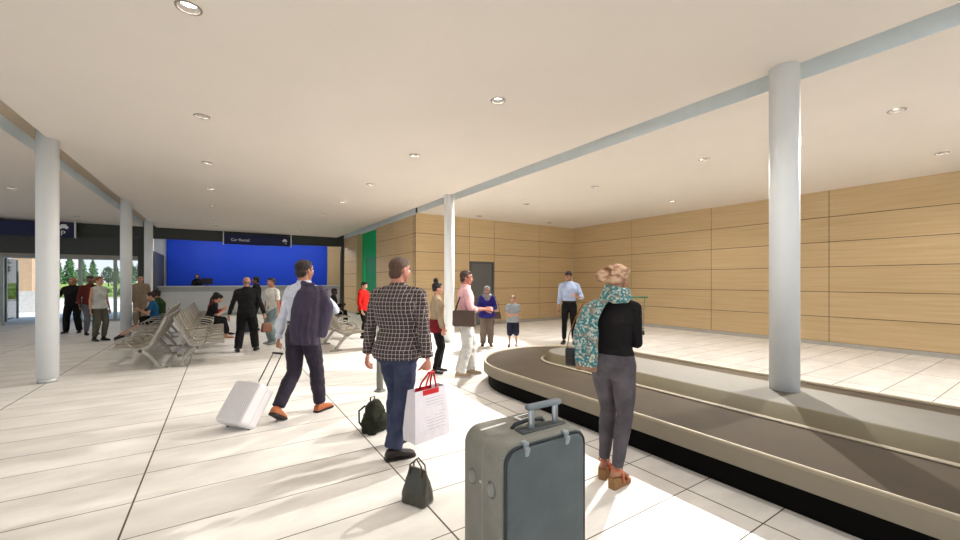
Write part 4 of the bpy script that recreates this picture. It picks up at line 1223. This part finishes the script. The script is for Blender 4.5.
# white ribbed case being pulled
wc = empty('suitcase', (.085, 5.03, 0), 0, 'white ribbed hard shell cabin case tilted on its wheels behind the man', 'suitcase')
wc.rotation_euler = Euler((math.radians(-36), 0, math.radians(-52)), 'XYZ')
whm = mat('white hard shell', (226,222,222), .35, var=.02); W, D = .38, .23
bm = bmesh.new(); 
ring_loft(bm, [[V((u, y, .285 + v)) for u, v in rrect(W-2*i, .47-2*i, .05-i*.5, 6)] for y, i in [(-D/2,.022),(-D/2+.006,.008),(-D/2+.022,0),(-.006,0),(-.004,.004),(.004,.004),(.006,0),(D/2-.022,0),(D/2-.006,.008),(D/2,.022)]])
obj('shell', bm, whm, wc, True).data.set_sharp_from_angle(angle=.7)
for sg in (-1, 1):
    for k in range(11):
        bm = bmesh.new(); x = -.145 + k*.029; box(bm, (x, sg*(D/2), .285), (.013,.010,.38), bevel=.004); obj('rib', bm, whm, wc, True)
for x in (-.15, .15):
    bm = bmesh.new(); tube(bm, [(x-.016, .085, .030), (x+.016, .085, .030)], .032, 18); obj('wheel', bm, mat('black rubber', (24,24,24), .6), wc, True)
for x in (-.075, .075):
    bm = bmesh.new(); tube(bm, [(x*1.0, .085, .51), (x*.9, .07, .935)], .0065, 10); obj('pull_rod', bm, mat('dark rod', (52,54,58), .35, .7), wc, True)
bm = bmesh.new(); box(bm, (0, .07, .945), (.165,.03,.024), bevel=.010); obj('grip', bm, mat('print black', (40,40,42), .6), wc, True)

# paper shopping bag
bag = empty('shopping_bag', (1.545, 3.275, .205), math.radians(14), 'white paper shopping bag with red handles hanging from the hand of the man in checks', 'bag')
pm = cloth('white bag paper', (222,216,222), .7, .25, .03)
bm = bmesh.new()
ring_loft(bm, [[V((u*a, v*b_, z)) for u, v in ((-1,-1),(0,-1.02),(1,-1),(1.0,-.0),(1,1),(0,1.02),(-1,1),(-.96,0))] for z, a, b_ in ((0,.195,.085),(.10,.198,.088),(.25,.188,.075),(.44,.172,.052))], True, False)
bm.faces.new([v for v in bm.verts if v.co.z < .001]) if False else None
bx(bm, -.19,.19,-.08,.08,.001,.004); obj('paper_body', bm, pm, bag)
redm = mat('red cord', (196,24,34), .6)
for y in (-.045, .045):
    bm = bmesh.new(); tube(bm, [(-.06,y,.40),(-.035,y*.8,.48),(.015,y*.2-.02,.575),(.055,y*.2-.02,.575),(.07,y*.8,.48),(.08,y,.40)], .0085, 8); obj('handle', bm, redm, bag, True)
    bm = bmesh.new(); box(bm, (0,y*1.25,.415), (.18,.006,.045)); obj('handle_patch', bm, redm, bag)
bm = bmesh.new(); rnd = random.Random(3)
for i in range(11):
    z = .36 - i*.026; x = -.06
    while x < .125:
        w_ = rnd.uniform(.008, .026); box(bm, (x + w_/2, -.0905 + (z-.1)*.105, z), (w_, .0015, .0035)); x += w_ + .006
pt = obj('printed_lines', bm, mat('print grey', (150,146,150), .7), bag); pt['kind'] = 'stuff'

# dark bag standing on the floor
hb = empty('handbag', (1.19, 2.68, 0), math.radians(-62), 'small dark handbag with a pointed top standing alone on the floor joint', 'handbag')
lea = mat('dark olive leather', (62,60,50), .35, bump=.4, bscale=30, coat=.2)
bm = bmesh.new(); ring_loft(bm, [[V((u, v, z)) for u, v in rrect(a, b_, c_, 4)] for z, a, b_, c_ in ((0,.20,.125,.02),(.02,.215,.138,.03),(.08,.208,.125,.03),(.16,.180,.080,.02),(.225,.150,.036,.012),(.245,.140,.018,.006))])
fuse('body', bm, lea, hb, .006, 3, .006, 14, 3)
bm = bmesh.new(); tube(bm, [(-.075,0,.246),(.075,0,.246)], .006, 8); obj('zip', bm, mat('pale zip', (150,146,130), .4, .4), hb, True)
for y in (-.02,.02):
    bm = bmesh.new(); tube(bm, [(-.055,y*1.6,.20),(-.05,y,.27),(0,y*.5,.315),(.05,y,.27),(.055,y*1.6,.20)], .006, 8); obj('handle', bm, lea, hb, True)
# soft dark green rucksack behind the man in checks
rk = empty('rucksack', (1.37, 4.20, 0), math.radians(30), 'soft dark green rucksack on the floor behind the man in the checked shirt', 'bag')
gm = cloth('dark green canvas', (38,40,28), .8, .7)
bm = bmesh.new(); ring_loft(bm, [[V((u, v, z)) for u, v in rrect(a, b_, c_, 5)] for z, a, b_, c_ in ((0,.24,.17,.05),(.03,.27,.20,.07),(.14,.27,.19,.07),(.24,.22,.15,.06),(.31,.14,.09,.035),(.335,.08,.05,.02))])
ellipsoid(bm, (0,-.10,.11), (.09,.05,.08)); fuse('body', bm, gm, rk, .008, 3, .016, 13, 5)
bm = bmesh.new(); tube(bm, [(-.03,.03,.31),(-.03,.03,.36),(.03,.03,.36),(.03,.03,.31)], .008, 8); obj('handle', bm, gm, rk, True)
for x in (-.08,.08):
    bm = bmesh.new(); tube(bm, [(x,.06,.28),(x*1.2,.13,.22),(x*1.2,.125,.10),(x,.08,.04)], .010, 8); obj('strap', bm, gm, rk, True)
# post
po = empty('bollard', (1.93, 5.68, 0), 0, 'short grey post standing behind the man in the checked shirt', 'post')
pg_ = mat('post grey', (112,112,104), .5, .2)
bm = bmesh.new(); cyl(bm, 0,0,.02,.86,.048,28); obj('shaft', bm, pg_, po, True).data.set_sharp_from_angle(angle=.7)
bm = bmesh.new(); cyl(bm, 0,0,0,.02,.085,28, r2=.07); obj('base', bm, pg_, po, True).data.set_sharp_from_angle(angle=.7)
bm = bmesh.new(); ellipsoid(bm, (0,0,.86), (.048,.048,.022)); obj('cap', bm, steel, po, True)

# bags held by people: top-level things placed at the person
def held(name, person_, loc, rz, label, cat):
    r = empty(name, (0,0,0), 0, label, cat); M = person_.matrix_basis
    r.location = M @ V(loc); r.rotation_euler = (0, 0, person_.rotation_euler.z + rz); return r
brown = mat('brown bag leather', (84,66,58), .6, bump=.3, bscale=40)
r = held('shoulder_bag', p7, (.235,-.03,.86), PI/2 - .25, 'brown shoulder bag hanging at the hip of the man in pink', 'bag')
bm = bmesh.new(); ring_loft(bm, [[V((u, v, z)) for u, v in rrect(a, b_, .03, 4)] for z, a, b_ in ((0,.36,.09),(.03,.39,.115),(.20,.38,.10),(.26,.35,.06))]); fuse('body', bm, brown, r, .008, 2, .004, 12)
bm = bmesh.new(); box(bm, (0,-.060,.17), (.36,.012,.18), (.05,0,0), bevel=.005); obj('flap', bm, brown, r, True)
bm = bmesh.new(); tube(bm, [(-.15,0,.24),(-.12,.02,.36),(-.05,.12,.57),(-.01,.17,.63),(.03,.12,.60),(.13,.03,.38),(.15,0,.24)], .012, 8); obj('strap', bm, mat('dark strap', (60,44,44), .7), r, True)
r = held('handbag', p8, (-.235,.03,.66), .3, 'brown handbag at the side of the woman in the grey headscarf', 'handbag')
bm = bmesh.new(); ring_loft(bm, [[V((u, v, z)) for u, v in rrect(a, b_, .025, 4)] for z, a, b_ in ((0,.20,.07),(.03,.23,.09),(.15,.20,.06),(.18,.17,.03))]); fuse('body', bm, brown, r, .008, 2, .004, 12)
bm = bmesh.new(); tube(bm, [(-.08,0,.17),(-.04,.0,.40),(.05,0,.58),(.06,-.01,.40),(.08,0,.17)], .008, 8); obj('strap', bm, brown, r, True)
r = held('phone', p8, (0,.36,.94), 0, 'dark phone in the hands of the woman in the headscarf', 'phone')
bm = bmesh.new(); box(bm, (0,0,0), (.07,.14,.009), (.5,0,0), bevel=.003); obj('case', bm, mat('print black', (40,40,42), .6), r, True)
r = held('shoulder_bag', p4, (-.30,-.11,.90), .3, 'small black bag on a chain beside the patterned scarf', 'handbag')
bkl = mat('black bag leather', (18,15,15), .35, coat=.3)
bm = bmesh.new(); box(bm, (0,0,.07), (.11,.05,.15), bevel=.014, seg=3); obj('body', bm, bkl, r, True)
bm = bmesh.new(); box(bm, (0,-.028,.10), (.10,.008,.08), bevel=.003); obj('flap', bm, bkl, r, True)
bm = bmesh.new(); tube(bm, [(-.04,0,.14),(-.03,.02,.25),(.02,.06,.40),(.07,.10,.51)], .0045, 8); obj('chain', bm, mat('brass chain', (150,110,60), .35, .9), r, True)
r = held('shoulder_bag', p12, (.03,-.21,.74), 0, 'red satchel hanging behind the man in the white t-shirt', 'bag')
bm = bmesh.new(); box(bm, (0,0,.15), (.26,.10,.32), bevel=.03, seg=3); obj('body', bm, mat('red satchel cloth', (176,24,30), .7), r, True)
bm = bmesh.new(); tube(bm, [(-.10,.02,.28),(-.12,.08,.48),(-.10,.19,.67),(-.06,.24,.66)], .012, 8); obj('strap', bm, mat('red satchel cloth', (176,24,30), .7), r, True)
r = empty('handbag', (.872, 10.49, .42), .4, 'brown handbag held by the bald man in black', 'handbag')
bm = bmesh.new(); ring_loft(bm, [[V((u, v, z)) for u, v in rrect(a, b_, .025, 4)] for z, a, b_ in ((0,.22,.08),(.03,.25,.10),(.17,.22,.07),(.21,.18,.03))]); fuse('body', bm, mat('tan brown leather', (112,72,48), .5), r, .008, 2, .004, 12)
bm = bmesh.new(); tube(bm, [(-.06,0,.19),(-.04,0,.31),(.04,0,.31),(.06,0,.19)], .008, 8); obj('handle', bm, mat('tan brown leather', (112,72,48), .5), r, True)
# black upright case between the bench and the bald man
r = empty('suitcase', (.62, 14.0, 0), .5, 'black upright suitcase standing past the seated woman with the ponytail', 'suitcase')
bkm = mat('black case cloth', (34,34,40), .7)
bm = bmesh.new(); box(bm, (0,0,.36), (.42,.25,.62), bevel=.04, seg=3); obj('body', bm, bkm, r, True)
bm = bmesh.new(); box(bm, (0,-.13,.30), (.34,.03,.36), bevel=.012); obj('front_pocket', bm, bkm, r, True)
for x in (-.16,.16):
    bm = bmesh.new(); tube(bm, [(x-.014,0,.026),(x+.014,0,.026)], .026, 14); obj('wheel', bm, mat('black rubber', (24,24,24), .6), r, True)
bm = bmesh.new(); tube(bm, [(-.07,.06,.66),(-.07,.06,.86),(.07,.06,.86),(.07,.06,.66)], .008, 8); obj('pull_handle', bm, mat('dark rod', (52,54,58), .35, .7), r, True)
# monitor on the counter
r = empty('computer_monitor', (-.58, 22.0, 1.376), 0, 'black computer monitor on the counter in front of the clerk', 'monitor')
bm = bmesh.new(); box(bm, (0,0,.21), (.44,.03,.27), bevel=.006); obj('screen_case', bm, mat('monitor black', (18,18,22), .4), r, True)
bm = bmesh.new(); box(bm, (0,.03,.07), (.05,.03,.12)); box(bm, (0,.03,.006), (.20,.14,.012), bevel=.003); obj('stand', bm, mat('monitor black', (18,18,22), .4), r, True)
# baggage trolley
r = empty('baggage_trolley', (10.45, 7.75, 0), math.radians(-36), 'thin framed baggage trolley with a green handle by the timber wall', 'baggage trolley')
tm = mat('trolley tube', (128,134,124), .4, .4); gt = mat('trolley green', (16,128,92), .4)
def tb(n, pts, rad, m, par=r): 
    bm = bmesh.new(); tube(bm, pts, rad, 8); return obj(n, bm, m, par, True)
tb('handle_bar', [(-.36,-.42,1.12),(.36,-.42,1.12)], .020, gt)
for x in (-.28,.28):
    tb('upright', [(x,-.42,1.12),(x,-.36,.75),(x,-.28,.22)], .012, tm); tb('side_rail', [(x,-.34,.20),(x*.8,.50,.16),(x*.8,.52,.30)], .013, tm)
    bm = bmesh.new(); tube(bm, [(x-.012,-.30,.07),(x+.012,-.30,.07)], .07, 18); obj('wheel', bm, mat('black rubber', (24,24,24), .6), r, True)
    tb('wheel_fork', [(x,-.30,.07),(x,-.29,.22)], .012, tm)
bm = bmesh.new(); tube(bm, [(-.012,.44,.06),(.012,.44,.06)], .06, 18); obj('wheel', bm, mat('black rubber', (24,24,24), .6), r, True); tb('wheel_fork', [(0,.44,.06),(0,.44,.17)], .012, tm)
for y in (-.25,-.05,.15,.35): tb('deck_bar', [(-.27,y,.195),(.27,y,.195)], .009, tm)
tb('cross_bar', [(-.28,-.37,.80),(.28,-.37,.80)], .010, tm); tb('basket_rim', [(-.28,-.40,.98),(-.26,-.22,.96),(.26,-.22,.96),(.28,-.40,.98)], .008, tm); tb('front_bar', [(-.225,.52,.30),(.225,.52,.30)], .012, tm)
# ---------------------------------------------------------------- glazed exit and outdoors
alu = mat('door frame aluminium', (150,156,152), .4, .4, var=.02)
gl, t, p = new_mat('clear glass'); 
tr = t.node('ShaderNodeBsdfTransparent'); tr.inputs[0].default_value = (.93,.96,.95,1); gs = t.node('ShaderNodeBsdfGlossy'); gs.inputs['Roughness'].default_value = .03
fr = t.node('ShaderNodeFresnel'); fr.inputs[0].default_value = 1.35; mx = t.node('ShaderNodeMixShader'); t.l.new(fr.outputs[0], mx.inputs[0]); t.l.new(tr.outputs[0], mx.inputs[1]); t.l.new(gs.outputs[0], mx.inputs[2])
t.l.new(mx.outputs[0], t.n['Material Output'].inputs[0])
xs = [-15.9, -13.6, -11.3, -9.0, -6.7, -4.64, -3.62, -2.86]
wn_ = 0
for i, (a, b_) in enumerate(zip(xs[:-1], xs[1:])):
    if i == 3: pass
    wn_ += 1
    bm = bmesh.new()
    for u0, u1, z0, z1 in ((a, a+.05, 0, 2.5), (b_-.05, b_, 0, 2.5), (a+.05, b_-.05, 2.44, 2.5), (a+.05, b_-.05, 0, .07)):
        if i == 4 and z0 == 0 and z1 < 1: continue      # the doorway itself stands open
        bx(bm, u0, u1, 21.5, 21.6, z0, z1)
    f = struct('window_%d' % wn_, bm, alu)
    if i != 4:
        bm = bmesh.new(); bx(bm, a+.05, b_-.05, 21.545, 21.555, .07, 2.44); obj('pane', bm, gl, f)
bm = bmesh.new(); bx(bm, -16, -2.62, 21.44, 21.66, 2.5, 2.62); struct('trim_4', bm, mat('door head', (150,146,136), .6))
# vestibule side screen
sd_ = None
bm = bmesh.new()
for y in (21.7, 23.2, 25.0): bx(bm, -6.98 - (y-21.7)*.12, -6.90 - (y-21.7)*.12, y, y+.07, 0, 2.5)
sd_ = struct('window_9', bm, alu)
bm = bmesh.new(); ring_loft(bm, [[V((x, 21.74, 0.05)), V((x, 21.74, 2.5)), V((x-.396, 25.04, 2.5)), V((x-.396, 25.04, .05))] for x in (-6.945, -6.935)]); obj('pane', bm, gl, sd_)
bm = bmesh.new(); bx(bm, -16, -2.6, 21.6, 24.6, 2.62, 2.75); struct('ceiling_canopy', bm, mat('canopy soffit', (120,118,112), .8))
# ground
gmx, t, p = new_mat('pale paving'); co = t.coords()
t.put(p.inputs['Base Color'], t.mix(t.ramp(t.noise(co, .6, 4), .3, .7), lin((196,198,200)), lin((222,222,220)))); p.inputs['Roughness'].default_value = .9
bm = bmesh.new(); bx(bm, -60, -2.5, 21.5, 48, -.25, -.01); bx(bm, -2.5, 60, 25.2, 48, -.25, -.01); struct('floor_paving', bm, gmx)
grm, t, p = new_mat('grass bank'); co = t.coords()
t.put(p.inputs['Base Color'], t.mix(t.ramp(t.noise(co, 1.3, 5), .35, .65), lin((96,122,52)), lin((150,168,82)))); p.inputs['Roughness'].default_value = 1
bm = bmesh.new(); nx, ny = 40, 14; vs = [[bm.verts.new((-90 + 150*i/nx, 48 + 60*j/ny, .12 + 1.1*min(1, j/5) + .25*noise.noise(V((i*.4, j*.5, 0))))) for j in range(ny+1)] for i in range(nx+1)]
for i in range(nx):
    for j in range(ny): bm.faces.new((vs[i][j], vs[i+1][j], vs[i+1][j+1], vs[i][j+1]))
o = obj('grass_bank', bm, grm, None, True); tag(o, 'sloping green grass bank beyond the paving outside the glass doors', 'grass', kind='stuff')
bm = bmesh.new(); bx(bm, -90, 60, 47.6, 48.1, -.1, .14); struct('trim_5', bm, mat('kerb', (180,180,176), .9))
def leafmat(name, c):
    m, t, p = new_mat(name); co = t.coords(); C_ = lin(c)
    t.put(p.inputs['Base Color'], t.mix(t.ramp(t.noise(co, 2.5, 4), .35, .65), tuple(x*.6 for x in C_[:3])+(1,), tuple(min(1, x*1.5) for x in C_[:3])+(1,))); p.inputs['Roughness'].default_value = .8
    return m
LM = [leafmat('pine leaves', (58,96,52)), leafmat('light leaves', (108,140,64)), leafmat('dark leaves', (44,72,40))]
bark = mat('bark', (92,76,60), .9)
def tree(x, y, z0, h, w_, kind, label, seed):
    rnd = random.Random(seed); r = empty('tree', (x, y, z0), 0, label, 'tree', 'trees beyond the paving')
    bm = bmesh.new(); tube(bm, [(0,0,-.3),(0.05,0,h*.4),(0,0,h*.9)], [.10*w_/2,.07*w_/2,.015], 8); obj('trunk', bm, bark, r, True)
    bm = bmesh.new(); N = 1100
    for i in range(N):
        f = rnd.random()
        if kind == 0: rad = w_/2*(1-f)**.8*(.75+.5*abs(math.sin(f*19))); z = h*(.12 + .88*f)
        else: rad = w_/2*math.sin(PI*min(1, f*.92+.08))**.6; z = h*(.28 + .72*f)
        a = rnd.uniform(0, 2*PI); q = rad*math.sqrt(rnd.random())*(1 + .25*math.sin(a*3 + f*9 + seed)); c = V((q*math.cos(a), q*math.sin(a), z + rnd.uniform(-.15,.15)))
        s_ = rnd.uniform(.07,.16)*h/3.2; u = V((rnd.gauss(0,1), rnd.gauss(0,1), rnd.gauss(0,1))).normalized(); v_ = u.orthogonal().normalized()
        bm.faces.new([bm.verts.new(c + u*s_), bm.verts.new(c + v_*s_*.6), bm.verts.new(c - u*s_), bm.verts.new(c - v_*s_*.6)])
    o = bpy.data.meshes.new('foliage'); bm.to_mesh(o); bm.free(); link('foliage', o, r, LM[(0,1,2)[kind]])
rt = random.Random(11)
for i in range(26):
    y = (53, 60, 67)[i % 3]; ratio = -.42 + .40*i/25 + rt.uniform(-.003,.003)
    k = rt.choice((0,0,1,2)); h = rt.uniform(1.9, 3.7)*y/58; tree(ratio*y, y, 1.05, h, h*(.42 if k == 0 else .6), k, ('narrow dark conifer in the tree belt outside the doors','round light green tree in the tree belt outside the doors','round dark green tree in the tree belt outside the doors')[k], i)
for i in range(12):
    y = 49.5; ratio = -.36 + .026*i; r = empty('shrub', (ratio*y, y, .3), 0, 'low rounded green shrub at the edge of the paving outside', 'shrub', 'shrubs along the paving edge')
    bm = bmesh.new(); rnd = random.Random(i+50)
    for j in range(350):
        a, b2 = rnd.uniform(0, 2*PI), rnd.uniform(0, PI/2); q = rnd.random()**.3; c = V((.9*q*math.cos(a)*math.cos(b2), .7*q*math.sin(a)*math.cos(b2), .75*q*math.sin(b2)))
        u = V((rnd.gauss(0,1), rnd.gauss(0,1), rnd.gauss(0,1))).normalized()*.09; v_ = u.orthogonal().normalized()*.06
        bm.faces.new([bm.verts.new(c+u), bm.verts.new(c+v_), bm.verts.new(c-u), bm.verts.new(c-v_)])
    me = bpy.data.meshes.new('foliage'); bm.to_mesh(me); bm.free(); link('foliage', me, r, LM[i % 2 + 0])
    bm = bmesh.new(); tube(bm, [(0,0,-.2),(0,0,.35)], .03, 6); obj('stem', bm, bark, r)
# timber clad pier on a masonry plinth
r = empty('pier', (-8.55, 30.2, 0), 0, 'tan timber clad pier on a pale masonry plinth outside, left of the first column', 'pier')
bm = bmesh.new(); bx(bm, -.55, .45, -.4, .4, 0, 1.08, bevel=.01); obj('plinth', bm, mat('masonry', (176,176,172), .9, var=.15, vscale=12), r)
bm = bmesh.new(); bx(bm, -.42, .30, -.3, .3, 1.08, 4.4); obj('shaft', bm, mat('tan cladding', (176,150,120), .7), r)
# red car
r = empty('car', (-13.3, 42.0, 0), 0, 'dark red car parked on the paving outside at the far left', 'car')
rc = mat('car paint red', (126,32,28), .25, coat=.6); 
bm = bmesh.new(); side = [(-2.1,.25),(2.1,.25),(2.15,.62),(1.95,.80),(1.05,.92),(.55,1.32),(-.9,1.36),(-1.6,1.0),(-2.08,.92)]
ring_loft(bm, [[V((u*q, y, z)) for u, z in side] for y, q in ((-.86,.97),(-.8,1),(.8,1),(.86,.97))]); obj('body', bm, rc, r)
bm = bmesh.new(); 
for y in (-.868, .868): bx(bm, -1.25, .60, y-.004, y+.004, .98, 1.26)
obj('side_windows', bm, mat('car glass', (30,36,40), .1), r)
for x in (-1.3, 1.3):
    for y in (-.78, .78):
        bm = bmesh.new(); tube(bm, [(x,y-.1,.32),(x,y+.1,.32)], .32, 20); w0 = obj('wheel', bm, mat('black rubber', (24,24,24), .6), r, True)
        bm = bmesh.new(); tube(bm, [(x,y-.11,.32),(x,y+.11,.32)], .18, 14); obj('hub', bm, steel, w0, True)
# unseen point lights added to brighten the blue wall and counter hall
for x in (-.6, 2.0, 4.4): 
    for y in (22.6,):
        L = bpy.data.lights.new('added_hall_light', 'POINT'); L.energy = P_HALL; L.shadow_soft_size = .12; L.color = (1,.97,.93)
        o = bpy.data.objects.new('added_hall_light', L); COL.objects.link(o); o.location = (x, y, 3.6)
# ---------------------------------------------------------------- world and sun
w = bpy.data.worlds.new('sky'); scene.world = w; w.use_nodes = True
t = w.node_tree; bg = t.nodes['Background']
tc = t.nodes.new('ShaderNodeTexCoord'); sp = t.nodes.new('ShaderNodeSeparateXYZ'); t.links.new(tc.outputs['Generated'], sp.inputs[0])
cr = t.nodes.new('ShaderNodeValToRGB'); t.links.new(sp.outputs[2], cr.inputs[0])
cr.color_ramp.elements[0].position = .0; cr.color_ramp.elements[0].color = (.92,.95,1,1)
cr.color_ramp.elements[1].position = .6; cr.color_ramp.elements[1].color = (.42,.62,.95,1)
t.links.new(cr.outputs[0], bg.inputs[0]); bg.inputs[1].default_value = SKY
S = bpy.data.lights.new('sun', 'SUN'); S.energy = SUN; S.angle = .01; S.color = (1,.95,.88)
so = bpy.data.objects.new('sun', S); COL.objects.link(so); so.location = (20, 0, 30)
so.rotation_euler = V((-.62, .38, -.70)).to_track_quat('-Z', 'Y').to_euler()
